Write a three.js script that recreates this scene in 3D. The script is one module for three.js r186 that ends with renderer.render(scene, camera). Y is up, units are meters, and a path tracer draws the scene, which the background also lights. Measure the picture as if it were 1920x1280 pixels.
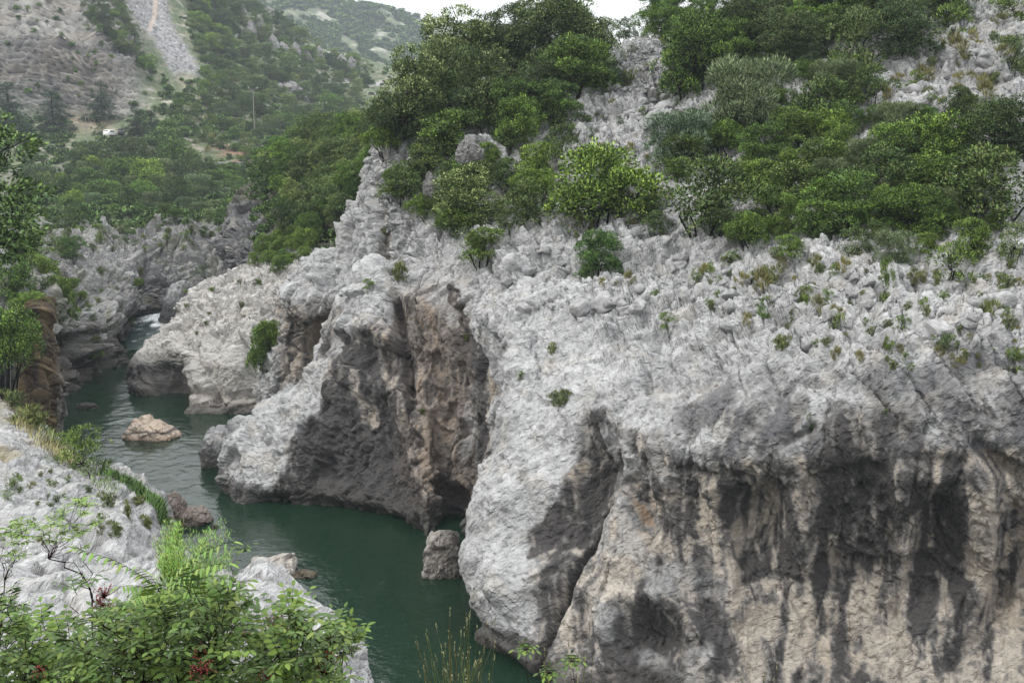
import * as THREE from 'three';
import { mergeGeometries } from 'three/addons/utils/BufferGeometryUtils.js';

// ---------------------------------------------------------------- camera, sky, sun, exposure
const scene = new THREE.Scene();
const F = 1968, CX = 960, CY = 640, CAMH = 18, PITCH = 9.8 * Math.PI / 180;      // focal length in pixels of a 1920 x 1280 frame
const camera = new THREE.PerspectiveCamera(2 * Math.atan(640 / F) * 180 / Math.PI, 1920 / 1280, 0.3, 4000);
camera.position.set(0, CAMH, 0);
camera.rotation.set(-PITCH, 0, 0);
scene.add(camera);
const renderer = new THREE.WebGLRenderer({ antialias: true });
renderer.setSize(1024, 682);
renderer.toneMapping = THREE.LinearToneMapping;
renderer.toneMappingExposure = 1.52;
renderer.shadowMap.enabled = true;
{ // an even white overcast, brighter towards the zenith and on the sun's side
  const w = 256, h = 128, d = new Float32Array(w * h * 4), sun = new THREE.Vector3(-0.66, 0.7, 0.2).normalize();
  for (let j = 0; j < h; j++) for (let i = 0; i < w; i++) {
    const el = (j + 0.5) / h * Math.PI - Math.PI / 2, az = (i + 0.5) / w * 2 * Math.PI;
    const y = Math.sin(el), x = Math.cos(el) * Math.cos(az), z = Math.cos(el) * Math.sin(az);
    const s = Math.max(0, x * sun.x + y * sun.y + z * sun.z);
    const L = (y > 0 ? 0.72 + 0.85 * y : 0.2) + (y > -0.02 ? 0.95 * Math.pow(s, 3) : 0);
    const o = (j * w + i) * 4;
    d[o] = L * 0.985; d[o + 1] = L * 1.0; d[o + 2] = L * 1.02; d[o + 3] = 1;
  }
  const t = new THREE.DataTexture(d, w, h, THREE.RGBAFormat, THREE.FloatType);
  t.mapping = THREE.EquirectangularReflectionMapping; t.magFilter = THREE.LinearFilter; t.minFilter = THREE.LinearFilter; t.needsUpdate = true;
  scene.background = t; scene.environment = t;
}
const sun = new THREE.DirectionalLight(new THREE.Color(1, 0.96, 0.9), 1.5);
sun.position.set(-79, 104, -26); sun.target.position.set(0, 20, -50);
sun.castShadow = true; sun.shadow.radius = 21; sun.shadow.mapSize.set(2048, 2048);
Object.assign(sun.shadow.camera, { left: -120, right: 120, top: 120, bottom: -120, near: 1, far: 400 });
scene.add(sun, sun.target);
scene.fog = new THREE.FogExp2(new THREE.Color(0.78, 0.86, 0.97), 0.00024);

// ---------------------------------------------------------------- helpers
function rng(s) { return () => { s = (s + 0x6d2b79f5) | 0; let t = Math.imul(s ^ (s >>> 15), 1 | s); t = (t + Math.imul(t ^ (t >>> 7), 61 | t)) ^ t; return ((t ^ (t >>> 14)) >>> 0) / 4294967296; }; }
const clamp = (x, a, b) => x < a ? a : x > b ? b : x, lerp = (a, b, t) => a + (b - a) * t;
const sstep = (a, b, x) => { const t = clamp((x - a) / (b - a), 0, 1); return t * t * (3 - 2 * t); };
const PERM = new Uint8Array(512);
{ const r = rng(77), p = [...Array(256).keys()]; for (let i = 255; i > 0; i--) { const j = Math.floor(r() * (i + 1)); [p[i], p[j]] = [p[j], p[i]]; } for (let i = 0; i < 512; i++) PERM[i] = p[i & 255]; }
const fd = (t) => t * t * t * (t * (t * 6 - 15) + 10);
function gr(h, x, y, z) { h &= 15; const u = h < 8 ? x : y, v = h < 4 ? y : h === 12 || h === 14 ? x : z; return ((h & 1) ? -u : u) + ((h & 2) ? -v : v); }
function noise(x, y, z) {
  const fx = Math.floor(x), fy = Math.floor(y), fz = Math.floor(z), X = fx & 255, Y = fy & 255, Z = fz & 255; x -= fx; y -= fy; z -= fz;
  const u = fd(x), v = fd(y), w = fd(z), A = PERM[X] + Y, AA = PERM[A] + Z, AB = PERM[A + 1] + Z, B = PERM[X + 1] + Y, BA = PERM[B] + Z, BB = PERM[B + 1] + Z;
  return lerp(lerp(lerp(gr(PERM[AA], x, y, z), gr(PERM[BA], x - 1, y, z), u), lerp(gr(PERM[AB], x, y - 1, z), gr(PERM[BB], x - 1, y - 1, z), u), v),
    lerp(lerp(gr(PERM[AA + 1], x, y, z - 1), gr(PERM[BA + 1], x - 1, y, z - 1), u), lerp(gr(PERM[AB + 1], x, y - 1, z - 1), gr(PERM[BB + 1], x - 1, y - 1, z - 1), u), v), w);
}
function fbm(x, y, z, o) { let s = 0, a = 0.5; for (let i = 0; i < o; i++) { s += a * noise(x, y, z); x = x * 2.03 + 13.1; y = y * 2.03 + 7.7; z = z * 2.03 + 3.3; a *= 0.5; } return s; }
function ridged(x, y, z, o) { let s = 0, a = 0.5; for (let i = 0; i < o; i++) { s += a * (1 - 2 * Math.abs(noise(x, y, z))); x = x * 2.1 + 5.1; y = y * 2.1 + 1.7; z = z * 2.1 + 9.3; a *= 0.5; } return s; }
// broken rock: each cell is a tilted facet, with an open joint between neighbours; W[0] facet height, W[1] distance to the joint, W[2] the cell's own random number
const W = [0, 0, 0];
function hash3(x, y, z) { let h = (Math.imul(x, 374761393) + Math.imul(y, 668265263) + Math.imul(z, 2147483647 ^ 0x5bd1e995)) | 0; h = Math.imul(h ^ (h >>> 13), 1274126177); return (h ^ (h >>> 16)) >>> 0; }
function worley(x, y, z) {
  const X = Math.floor(x), Y = Math.floor(y), Z = Math.floor(z); let f1 = 9, f2 = 9, hb = 0, dx = 0, dy = 0, dz = 0;
  for (let i = -1; i < 2; i++) for (let j = -1; j < 2; j++) for (let k = -1; k < 2; k++) {
    const h = hash3(X + i, Y + j, Z + k), a = X + i + (h & 1023) / 1023 - x, b = Y + j + ((h >>> 10) & 1023) / 1023 - y, c = Z + k + ((h >>> 20) & 1023) / 1023 - z, m = Math.max(Math.abs(a), Math.abs(b), Math.abs(c)), d = 1.5 * m * m + 0.25 * (a * a + b * b + c * c);
    if (d < f1) { f2 = f1; f1 = d; hb = h; dx = a; dy = b; dz = c; } else if (d < f2) f2 = d;
  }
  const h = Math.imul(hb ^ 0x9e3779b9, 0x85ebca6b) >>> 0;
  W[2] = (h & 255) / 255;
  W[0] = 0.5 * (W[2] - 0.5) + (((h >>> 8) & 255) / 255 - 0.5) * dx * 2 + (((h >>> 16) & 255) / 255 - 0.5) * dy * 2 + (((h >>> 24) & 255) / 255 - 0.5) * dz * 2;
  W[1] = Math.sqrt(f2) - Math.sqrt(f1);
  return W[0];
}
const CP = Math.cos(PITCH), SP = Math.sin(PITCH);
function at(px, py, D) { // the point seen at that pixel of the photograph, D metres ahead (horizontally)
  const a = (px - CX) / F, b = -(py - CY) / F, f = CP + b * SP;
  return [a / f * D, CAMH + (-SP + b * CP) / f * D, -D];
}
function toPix(x, y, z) { const Y = y - CAMH, f = -z * CP - Y * SP, u = -z * SP + Y * CP; return [CX + x / f * F, CY - u / f * F, f]; }
function waterD(py) { const b = -(py - CY) / F; return CAMH * (CP + b * SP) / (SP - b * CP); }

const used = {};
function numbered(n) { if (used[n] === undefined) { used[n] = 0; return n; } used[n]++; return n + '_' + String(used[n]).padStart(3, '0'); }
function tag(o, label, category, group, kind) { if (label) o.userData.label = label; if (category) o.userData.category = category; if (group) o.userData.group = group; if (kind) o.userData.kind = kind; return o; }
function shadowed(m) { m.castShadow = true; m.receiveShadow = true; return m; }
function thing(name, pos = [0, 0, 0], turn = 0) { const o = new THREE.Group(); o.name = numbered(name); o.position.set(...pos); o.rotation.y = turn; scene.add(o); return o; }
function part(name, geo, mat, parent) { const m = shadowed(new THREE.Mesh(geo, mat)); m.name = parent === scene ? numbered(name) : name; parent.add(m); return m; }

// tileable fine relief for bump maps
function reliefTexture(seed, size, f) {
  const r = rng(seed), d = new Uint8Array(size * size * 4), lat = (n) => { const a = new Float32Array(n * n); for (let i = 0; i < n * n; i++) a[i] = r(); return a; };
  const oct = []; for (let n = f, a = 1; n <= size / 2; n *= 2, a *= 0.62) oct.push([n, a, lat(n)]);
  for (let y = 0; y < size; y++) for (let x = 0; x < size; x++) {
    let s = 0, t = 0;
    for (const [n, a, l] of oct) { const u = x / size * n, v = y / size * n, i = Math.floor(u), j = Math.floor(v), p = u - i, q = v - j, sp = p * p * (3 - 2 * p), sq = q * q * (3 - 2 * q), g = (i, j) => l[(j % n) * n + i % n]; s += a * lerp(lerp(g(i, j), g(i + 1, j), sp), lerp(g(i, j + 1), g(i + 1, j + 1), sp), sq); t += a; }
    const c = clamp((s / t - 0.5) * 2.4 + 0.5, 0, 1) * 255, o = (y * size + x) * 4; d[o] = d[o + 1] = d[o + 2] = c; d[o + 3] = 255;
  }
  const tx = new THREE.DataTexture(d, size, size); tx.wrapS = tx.wrapT = THREE.RepeatWrapping; tx.magFilter = THREE.LinearFilter; tx.minFilter = THREE.LinearFilter; tx.needsUpdate = true; return tx;
}
const RELIEF = reliefTexture(5, 512, 8);
const rockMat = new THREE.MeshStandardMaterial({ vertexColors: true, roughness: 0.93, bumpMap: RELIEF, bumpScale: 0.14 });
const farRockMat = new THREE.MeshStandardMaterial({ vertexColors: true, roughness: 0.95, bumpMap: RELIEF, bumpScale: 0.16 });

// strokes: soft lines on a rock sheet, in the sheet's own layout coordinates; a sum of bumps (+ proud, - hollow)
function strokes(list, hard) {
  const S = list.map(([w, a, ...p]) => { const q = []; for (let i = 0; i < p.length; i += 2) q.push([p[i], p[i + 1]]); const xs = q.map((e) => e[0]), ys = q.map((e) => e[1]), m = w * 2.4; return { w, a, q, x0: Math.min(...xs) - m, x1: Math.max(...xs) + m, y0: Math.min(...ys) - m, y1: Math.max(...ys) + m }; });
  return (x, y) => {
    let s = 0;
    for (const k of S) {
      if (x < k.x0 || x > k.x1 || y < k.y0 || y > k.y1) continue;
      let best = 1e9; const q = k.q;
      if (q.length === 1) best = (x - q[0][0]) ** 2 + (y - q[0][1]) ** 2;
      for (let i = 0; i + 1 < q.length; i++) { const ax = q[i][0], ay = q[i][1], bx = q[i + 1][0] - ax, by = q[i + 1][1] - ay, t = clamp(((x - ax) * bx + (y - ay) * by) / (bx * bx + by * by), 0, 1), d = (x - ax - t * bx) ** 2 + (y - ay - t * by) ** 2; if (d < best) best = d; }
      { const e = best / (k.w * k.w); s += k.a * Math.exp(hard ? -e * e * e : -e); }
    }
    return s;
  };
}

// ---------------------------------------------------------------- rock and hill sheets
const SHEETS = {};
const RES = 1.0;
const col = (...a) => { const r = []; for (let i = 0; i < a.length; i += 3) r.push([a[i], a[i + 1], a[i + 2]]); return r; };
function crSpline(p0, p1, p2, p3, t, out) { const t2 = t * t, t3 = t2 * t; for (let i = 0; i < out.length; i++) out[i] = 0.5 * (2 * p1[i] + (p2[i] - p0[i]) * t + (2 * p0[i] - 5 * p1[i] + 4 * p2[i] - p3[i]) * t2 + (3 * p1[i] - p0[i] - 3 * p2[i] + p3[i]) * t3); }
function sheet(name, cols, { q = 2.4, drop = 0, uz = -0.7, ku = 1, kv = 1, disp, color, mat = rockMat, uvScale = 2.2, kind = 'structure', label, category }) {
  // control points: x, y, z, px, py
  const P = cols.map((c) => { const r = c.map(([x, y, D]) => [...at(x, y, D), x, y]); if (drop) r.unshift([r[0][0], r[0][1] - drop, r[0][2], r[0][3], r[0][4] + 40]); return r; });
  const nc = P.length, nr = P[0].length;
  for (const c of P) if (c.length !== nr) throw new Error(name + ': a column has ' + c.length + ' rows, not ' + nr);
  const span = (a, b) => { const D = Math.max(8, Math.min(-a[2], -b[2])); const off = (p) => p[3] < -60 || p[3] > 1980 || p[4] < -40 || p[4] > 1330; return Math.hypot(a[0] - b[0], a[1] - b[1], a[2] - b[2]) * F / D * (off(a) && off(b) ? 0.2 : 1); };
  const cn = [], rn = [];
  for (let i = 0; i + 1 < nc; i++) { let s = 0, m = 0; for (let j = 0; j < nr; j++) { const e = span(P[i][j], P[i + 1][j]); s += e; m = Math.max(m, e); } cn.push(Math.max(3, Math.round((0.6 * s / nr + 0.4 * m) * ku / q / RES))); }
  for (let j = 0; j + 1 < nr; j++) { let s = 0; for (let i = 0; i < nc; i++) { const a = P[i][j], b = P[i][j + 1]; s += Math.min(span(a, b), 2.2 * Math.hypot(a[3] - b[3], a[4] - b[4]) + 60); } rn.push(Math.max(3, Math.round(1.1 * kv * s / nc / q / RES))); }
  const U = [], V = []; cn.forEach((n, i) => { for (let k = 0; k < n; k++) U.push(i + k / n); }); U.push(nc - 1); rn.forEach((n, j) => { for (let k = 0; k < n; k++) V.push(j + k / n); }); V.push(nr - 1);
  const nu = U.length, nv = V.length, N = nu * nv, pos = new Float32Array(N * 3), lay = new Float32Array(N * 2), nor = new Float32Array(N * 3), uv = new Float32Array(N * 2), colr = new Float32Array(N * 3);
  const cl = (k, n) => k < 0 ? 0 : k >= n ? n - 1 : k, tmp = [0, 0, 0, 0, 0], rows = [];
  for (let i = 0; i < nc; i++) { // each control column densely in v
    const a = new Float32Array(nv * 5);
    for (let b = 0; b < nv; b++) { const j = Math.min(Math.floor(V[b]), nr - 2), t = V[b] - j; crSpline(P[i][cl(j - 1, nr)], P[i][j], P[i][j + 1], P[i][cl(j + 2, nr)], t, tmp); a.set(tmp, b * 5); }
    rows.push(a);
  }
  const g = (i, b) => rows[cl(i, nc)].subarray(b * 5, b * 5 + 5);
  for (let b = 0; b < nv; b++) for (let a = 0; a < nu; a++) {
    const i = Math.min(Math.floor(U[a]), nc - 2); crSpline(g(i - 1, b), g(i, b), g(i + 1, b), g(i + 2, b), U[a] - i, tmp);
    const k = b * nu + a; pos[k * 3] = tmp[0]; pos[k * 3 + 1] = tmp[1]; pos[k * 3 + 2] = tmp[2]; lay[k * 2] = tmp[3]; lay[k * 2 + 1] = tmp[4];
  }
  const gridNormals = () => { let facing = 0; for (let b = 0; b < nv; b++) for (let a = 0; a < nu; a++) {
    const k = b * nu + a, l = (b * nu + Math.max(a - 1, 0)) * 3, r = (b * nu + Math.min(a + 1, nu - 1)) * 3, d = (Math.max(b - 1, 0) * nu + a) * 3, t = (Math.min(b + 1, nv - 1) * nu + a) * 3;
    const ux = pos[r] - pos[l], uy = pos[r + 1] - pos[l + 1], uz = pos[r + 2] - pos[l + 2], vx = pos[t] - pos[d], vy = pos[t + 1] - pos[d + 1], vz = pos[t + 2] - pos[d + 2];
    let x = uy * vz - uz * vy, y = uz * vx - ux * vz, z = ux * vy - uy * vx; const n = Math.hypot(x, y, z) || 1; x /= n; y /= n; z /= n;
    nor[k * 3] = x; nor[k * 3 + 1] = y; nor[k * 3 + 2] = z; facing += -(x * pos[k * 3] + y * (pos[k * 3 + 1] - CAMH) + z * pos[k * 3 + 2]) > 0 ? 1 : -1;
  } return facing; };
  let flip = gridNormals() < 0; if (flip) for (let k = 0; k < N * 3; k++) nor[k] = -nor[k];
  // smooth the normals a little before displacing so folds do not tear
  const base = nor.slice();
  const p = [0, 0, 0], n = [0, 0, 0], out = [0, 0, 0], c = [0, 0, 0];
  const dp = new Float32Array(N * 3), hgt = new Float32Array(N);
  for (let k = 0; k < N; k++) {
    p[0] = pos[k * 3]; p[1] = pos[k * 3 + 1]; p[2] = pos[k * 3 + 2]; n[0] = base[k * 3]; n[1] = base[k * 3 + 1]; n[2] = base[k * 3 + 2];
    const h = disp(p, n, lay[k * 2], lay[k * 2 + 1], V[Math.floor(k / nu)], U[k % nu], c); hgt[k] = h; colr[k * 3] = c[0]; colr[k * 3 + 1] = c[1]; colr[k * 3 + 2] = c[2];
    dp[k * 3] = p[0] + n[0] * h; dp[k * 3 + 1] = p[1] + n[1] * h; dp[k * 3 + 2] = p[2] + n[2] * h;
  }
  // uv in metres, across the sheet's own lie
  for (let k = 0; k < N; k++) { uv[k * 2] = (0.85 * dp[k * 3] + 0.5 * dp[k * 3 + 2]) / uvScale; uv[k * 2 + 1] = (dp[k * 3 + 1] + uz * dp[k * 3 + 2]) / uvScale; }
  pos.set(dp); gridNormals(); if (flip) for (let k = 0; k < N * 3; k++) nor[k] = -nor[k];
  if (color) for (let k = 0; k < N; k++) {
    for (let e = 0; e < 3; e++) { p[e] = pos[k * 3 + e]; n[e] = base[k * 3 + e]; c[e] = colr[k * 3 + e]; }
    color(p, n, lay[k * 2], lay[k * 2 + 1], V[Math.floor(k / nu)], hgt[k], c, out); colr[k * 3] = out[0]; colr[k * 3 + 1] = out[1]; colr[k * 3 + 2] = out[2];
  }
  const idx = new Uint32Array((nu - 1) * (nv - 1) * 6); let o = 0;
  for (let b = 0; b + 1 < nv; b++) for (let a = 0; a + 1 < nu; a++) { const k = b * nu + a, r = k + 1, t = k + nu, s = t + 1; if (flip) { idx[o++] = k; idx[o++] = t; idx[o++] = r; idx[o++] = r; idx[o++] = t; idx[o++] = s; } else { idx[o++] = k; idx[o++] = r; idx[o++] = t; idx[o++] = r; idx[o++] = s; idx[o++] = t; } }
  const geo = new THREE.BufferGeometry(); geo.setAttribute('position', new THREE.BufferAttribute(pos, 3)); geo.setAttribute('normal', new THREE.BufferAttribute(nor, 3)); geo.setAttribute('uv', new THREE.BufferAttribute(uv, 2)); geo.setAttribute('color', new THREE.BufferAttribute(colr, 3)); geo.setIndex(new THREE.BufferAttribute(idx, 1));
  const m = part(name, geo, mat, scene); tag(m, label, category, null, kind);
  // what the camera sees of it, for setting things on it
  const bw = 960, bh = 640, buf = new Int32Array(bw * bh).fill(-1), dep = new Float32Array(bw * bh).fill(1e9);
  for (let k = 0; k < N; k++) { const [x, y, f] = toPix(pos[k * 3], pos[k * 3 + 1], pos[k * 3 + 2]); const i = Math.round(x / 2), j = Math.round(y / 2); if (f > 0 && i >= 0 && j >= 0 && i < bw && j < bh && f < dep[j * bw + i]) { dep[j * bw + i] = f; buf[j * bw + i] = k; } }
  SHEETS[name] = { mesh: m, pos, nor, buf, dep, N, nu, nv, base };
  console.log(name, N, 'verts', nu, nv);
  return m;
}
// the ground seen at a pixel, on the named sheets: {p, n}
function ground(px, py, names) {
  const bw = 960, bh = 640, ci = clamp(Math.round(px / 2), 0, bw - 1), cj = clamp(Math.round(py / 2), 0, bh - 1);
  for (let r = 0; r < 60; r++) {
    let best = null, bd = 1e9, bs = null;
    for (const nm of names) { const s = SHEETS[nm]; for (let j = cj - r; j <= cj + r; j++) for (let i = ci - r; i <= ci + r; i++) { if (i < 0 || j < 0 || i >= bw || j >= bh || (Math.abs(i - ci) < r && Math.abs(j - cj) < r)) continue; const k = s.buf[j * bw + i]; if (k < 0) continue; const w = Math.hypot(i - ci, j - cj) * 0.3 + s.dep[j * bw + i] * 0.05; if (w < bd) { bd = w; best = k; bs = s; } } }
    if (best !== null) return { p: [bs.pos[best * 3], bs.pos[best * 3 + 1], bs.pos[best * 3 + 2]], n: [bs.base[best * 3], bs.base[best * 3 + 1], bs.base[best * 3 + 2]], D: -bs.pos[best * 3 + 2] };
  }
  return null;
}
// ---------------------------------------------------------------- rock relief and colour
const LIGHT = [0.374, 0.375, 0.373], MIDG = [0.15, 0.145, 0.138], DARK = [0.05, 0.047, 0.046], BLUE = [0.105, 0.106, 0.11], TAN = [0.342, 0.294, 0.235], BROWN = [0.25, 0.165, 0.105], ORANGE = [0.38, 0.23, 0.12], WARM = [0.395, 0.364, 0.32];
const mixInto = (o, c, t) => { t = clamp(t, 0, 1); o[0] += (c[0] - o[0]) * t; o[1] += (c[1] - o[1]) * t; o[2] += (c[2] - o[2]) * t; };
// blocky: 0 smooth worn rock .. 1 shattered blocks
function broken(p, size, amp, c, tilt = 0.6, joint = amp * 0.7) {
  const wx = p[0] + 0.5 * size * noise(p[0] * 0.9 / size, p[1] * 0.9 / size, p[2] * 0.9 / size), wy = p[1] + 0.35 * size * noise(p[0] * 0.7 / size + 9, p[1] * 0.9 / size, p[2] * 0.9 / size);
  const x = (wx * 0.86 + wy * 0.5) / size, y = (wy * 0.86 - wx * 0.5) / (size * tilt), z = p[2] / size;
  let h = worley(x, y, z) * amp; const j = W[1]; h *= size > 1.5 ? 1.25 * sstep(-0.02, 0.2, j) : 0.6 + 0.6 * sstep(-0.02, 0.15, j); c[0] = W[2]; c[1] = j;
  h -= joint * Math.exp(-j * j * 110);
  return h;
}
function flutes(p, s, k) { return ridged(p[0] * s, p[1] * s * k, p[2] * s, 3); }
// long fissures: the thin zero lines of a stretched noise; 1 in the crack, 0 away from it
function fissure(p, f, k, w, lean = 0) { // a family of nearly straight joints at uneven distances, each open over part of its length
  const u = (p[0] + 0.45 * p[2] + lean * p[1] + 0.22 / f * noise(p[0] * f * 0.8, p[1] * f * 0.8, p[2] * f * 0.8) + 0.09 / f * noise(p[0] * f * 5, p[1] * f * 5, p[2] * f * 5)) * f; let best = 9, id = 0;
  for (let c = Math.floor(u) - 1; c <= Math.floor(u) + 1; c++) { const h = hash3(c, 17, Math.round(f * 100)), d = Math.abs(u - c - 0.15 - 0.7 * (h & 255) / 255); if (d < best) { best = d; id = c; } }
  return Math.exp(-(best * best) / (w * w)) * sstep(-0.05, 0.3, noise(id * 3.7, p[1] * f * k * 2.2 + id, p[2] * f * 0.2));
}
// grey limestone: pale face, dark lichen blotches, cracks and warm breaks
function limestone(p, c, o, pale = 1, lichen = 1, crack) {
  const a = fbm(p[0] * 0.35, p[1] * 0.35, p[2] * 0.35, 3), b = fbm(p[0] * 1.7 + 30, p[1] * 1.7, p[2] * 1.7, 4), f = fbm(p[0] * 6.5, p[1] * 6.5, p[2] * 6.5 + 50, 3);
  const rg = 0.3 + 0.95 * sstep(-0.18, 0.2, fbm(p[0] * 0.3 + 60, p[1] * 0.3, p[2] * 0.3, 2)), pit = rg * sstep(0.1, 0.42, fbm(p[0] * 4.2, p[1] * 4.2, p[2] * 4.2 + 21, 3));
  const w = pale * (1.06 + 0.4 * a + 0.7 * b + 0.8 * f * rg + 0.35 * (c[0] - 0.5)) * (1 - 0.55 * pit);
  o[0] = LIGHT[0] * w; o[1] = LIGHT[1] * w; o[2] = LIGHT[2] * w;
  mixInto(o, BLUE, lichen * 0.75 * sstep(-0.02, 0.26, b + 0.6 * a - 0.08 + 0.5 * f));
  mixInto(o, [0.11, 0.105, 0.1], (crack ?? 0.6) * sstep(-0.15, 0.2, a + b) * Math.exp(-c[1] * c[1] * 420));
  mixInto(o, WARM, 0.5 * sstep(0.12, 0.36, fbm(p[0] * 0.8 + 70, p[1] * 0.8, p[2] * 0.8 + 11, 3)));
}
// water-stained face: buff rock under black and grey runs
function streaked(p, o, bias, warm = 0) {
  const wb = 0.5 * noise(p[0] * 0.8, p[1] * 0.5, p[2] * 0.8), x = p[0] + wb, z = p[2] + wb, y = p[1];
  const s = 0.5 * noise(x * 0.5 + 4, y * 0.05, z * 0.5) + 0.6 * noise(x * 1.3, y * 0.07 + 5, z * 1.3) + 0.75 * noise(x * 3.3, y * 0.1 + 9, z * 3.3) + 0.45 * noise(x * 7.5, y * 0.22 + 2, z * 7.5), g = fbm(p[0] * 2.4, p[1] * 2.4, p[2] * 2.4, 4), big = fbm(p[0] * 0.3 + 8, p[1] * 0.25, p[2] * 0.3, 3);
  const w = 1 + 0.7 * g, k = 0.5 + 1.2 * big;
  for (let e = 0; e < 3; e++) o[e] = lerp(TAN[e], WARM[e], k) * w;
  mixInto(o, BROWN, warm * (0.5 + g));
  const t = 0.85 * s + bias + 0.45 * big + 0.5 * g;
  mixInto(o, [0.25, 0.225, 0.2], 0.85 * sstep(-0.22, -0.04, t));
  mixInto(o, MIDG, 0.9 * sstep(-0.04, 0.13, t));
  mixInto(o, DARK, 0.92 * sstep(0.15, 0.4, t));
}

// ---- the main right-hand cliff with the slope above it
const cliffRelief = strokes([
  [22, -1.5, 885, 1222, 950, 1258, 1015, 1295], [26, -0.7, 700, 760, 720, 850],
  // near face: scoop, leaning crack, cave, buttresses and hollows
  [48, -1.1, 1105, 850, 1085, 930, 1030, 1010], [34, -0.7, 1120, 900, 1090, 1000], [10, -1.0, 1160, 860, 1140, 930, 1105, 1020, 1075, 1080, 1040, 1160, 1015, 1250, 1000, 1290], [26, -0.45, 1150, 830, 1150, 900],
  [40, 0.55, 985, 800, 965, 930, 950, 1040, 945, 1120], [30, 0.5, 1180, 830, 1185, 950, 1165, 1050], [50, -0.8, 1225, 1215], [46, -0.9, 1235, 1300], [30, -0.5, 1195, 1180, 1270, 1190], [22, 0.5, 1150, 1180, 1170, 1130, 1230, 1115, 1290, 1160, 1320, 1240],
  [26, -0.6, 1200, 900, 1225, 980], [24, 0.4, 1255, 900, 1290, 1000, 1320, 1080], [46, -0.9, 1405, 960, 1410, 1030], [30, -0.7, 1440, 930, 1450, 1010], [24, 0.5, 1500, 900, 1505, 1000, 1490, 1080], [22, 0.35, 1350, 900, 1370, 1060, 1360, 1150],
  [60, -0.55, 1600, 930, 1590, 1050], [24, 0.45, 1690, 880, 1690, 1000, 1665, 1120], [50, -0.55, 1750, 960, 1740, 1080], [34, 0.5, 1830, 880, 1850, 1000, 1830, 1110], [40, -0.6, 1900, 960, 1880, 1100],
  [14, -0.22, 1340, 872, 1420, 884, 1480, 905, 1560, 884, 1640, 866], [14, -0.2, 1700, 850, 1800, 856, 1860, 848, 1920, 884], [16, -0.6, 1830, 830, 1900, 880, 1960, 900], 
  [12, -0.25, 1390, 1090, 1450, 1075, 1500, 1085], [30, -0.5, 1560, 1170, 1600, 1250], [24, -0.6, 1880, 1130, 1830, 1200, 1790, 1240], [16, -0.5, 1095, 1200, 1100, 1150], [12, -0.35, 890, 1170, 940, 1200, 1000, 1230], [20, 0.4, 905, 1060, 890, 1010],
  [9, -0.55, 1235, 620, 1225, 680, 1212, 730], [14, 0.35, 1190, 640, 1195, 700], [8, -0.35, 1480, 830, 1530, 800], [10, -0.5, 1485, 812, 1510, 770],
  // middle wall: dark hollow, hood, brown recess, black chimney
  [90, -1.0, 660, 850, 720, 890], [30, -0.5, 600, 890], [14, -0.9, 480, 944, 600, 954, 700, 972, 780, 1004], [30, -0.7, 690, 650, 730, 690], [16, 0.55, 650, 620, 690, 615, 730, 640], [20, 0.35, 745, 555, 790, 575, 850, 620, 890, 680], [40, -0.45, 800, 640, 830, 720, 850, 800],
  [14, -0.45, 742, 560, 752, 640, 772, 720], [26, -1.0, 852, 930, 854, 1035], [12, -0.35, 815, 780, 825, 860], [14, 0.35, 870, 780, 872, 900], 
  [9, -0.5, 742, 552, 746, 600, 760, 680, 770, 740], [34, 0.5, 700, 530, 690, 560], [18, -0.5, 960, 455, 985, 490], [40, 0.7, 955, 480], [14, -0.4, 905, 500, 1000, 460],
]);
const cliffStainAndShade = strokes([
  [40, 0.5, 600, 880, 680, 940, 760, 985], [46, 0.35, 740, 900, 770, 960], [40, 0.3, 680, 780, 740, 830], [18, -0.35, 800, 800, 800, 900], [22, 0.35, 745, 640, 760, 760], // + black and grey growth, and painted shade of scoop, cave, chimney and nose foot, - clean buff rock
  [42, 0.5, 1110, 860, 1085, 950, 1030, 1010], [46, 0.8, 1215, 1200, 1235, 1300], [70, 0.35, 640, 880, 700, 920], [22, 0.9, 890, 1215, 950, 1250, 1010, 1285], [30, 0.35, 640, 590, 620, 660], [50, 0.35, 1400, 890, 1400, 1000], [60, 0.45, 1590, 900, 1590, 1050], [55, 0.5, 1760, 900, 1750, 1080], [60, 0.4, 1580, 800, 1700, 800], [40, 0.3, 1370, 1150, 1370, 1260], [40, 0.35, 1560, 1200, 1560, 1280],
  [20, -0.5, 1505, 900, 1510, 1010], [16, -0.55, 1450, 950, 1455, 1030], [24, -0.6, 1680, 980, 1660, 1120, 1640, 1240], [26, -0.7, 1840, 900, 1850, 1000, 1830, 1100], [60, -0.45, 1480, 1150, 1450, 1260], [60, -0.45, 1690, 1190, 1720, 1270], [60, -0.5, 1900, 1180, 1880, 1280], [46, -0.5, 1210, 960, 1200, 1080], [36, -0.4, 1300, 1020, 1290, 1090], [30, -0.4, 1090, 1060, 1060, 1180], [26, -0.3, 1350, 900, 1330, 1000],
  [75, 0.75, 610, 860, 690, 900], [40, 0.35, 690, 680, 680, 740], [50, -0.35, 790, 820, 780, 900], [46, -0.35, 830, 680, 840, 800], [30, 0.6, 840, 930, 845, 1020], [50, 0.3, 905, 760, 905, 900], [30, 0.5, 880, 650, 915, 720],
]);
const cliffWarm = strokes([[80, 0.85, 810, 600, 840, 720, 840, 880], [34, 0.4, 770, 850], [14, 1.0, 1205, 945, 1225, 985], [20, 0.5, 1200, 1000], [26, 0.3, 890, 900, 890, 960]]);
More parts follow.
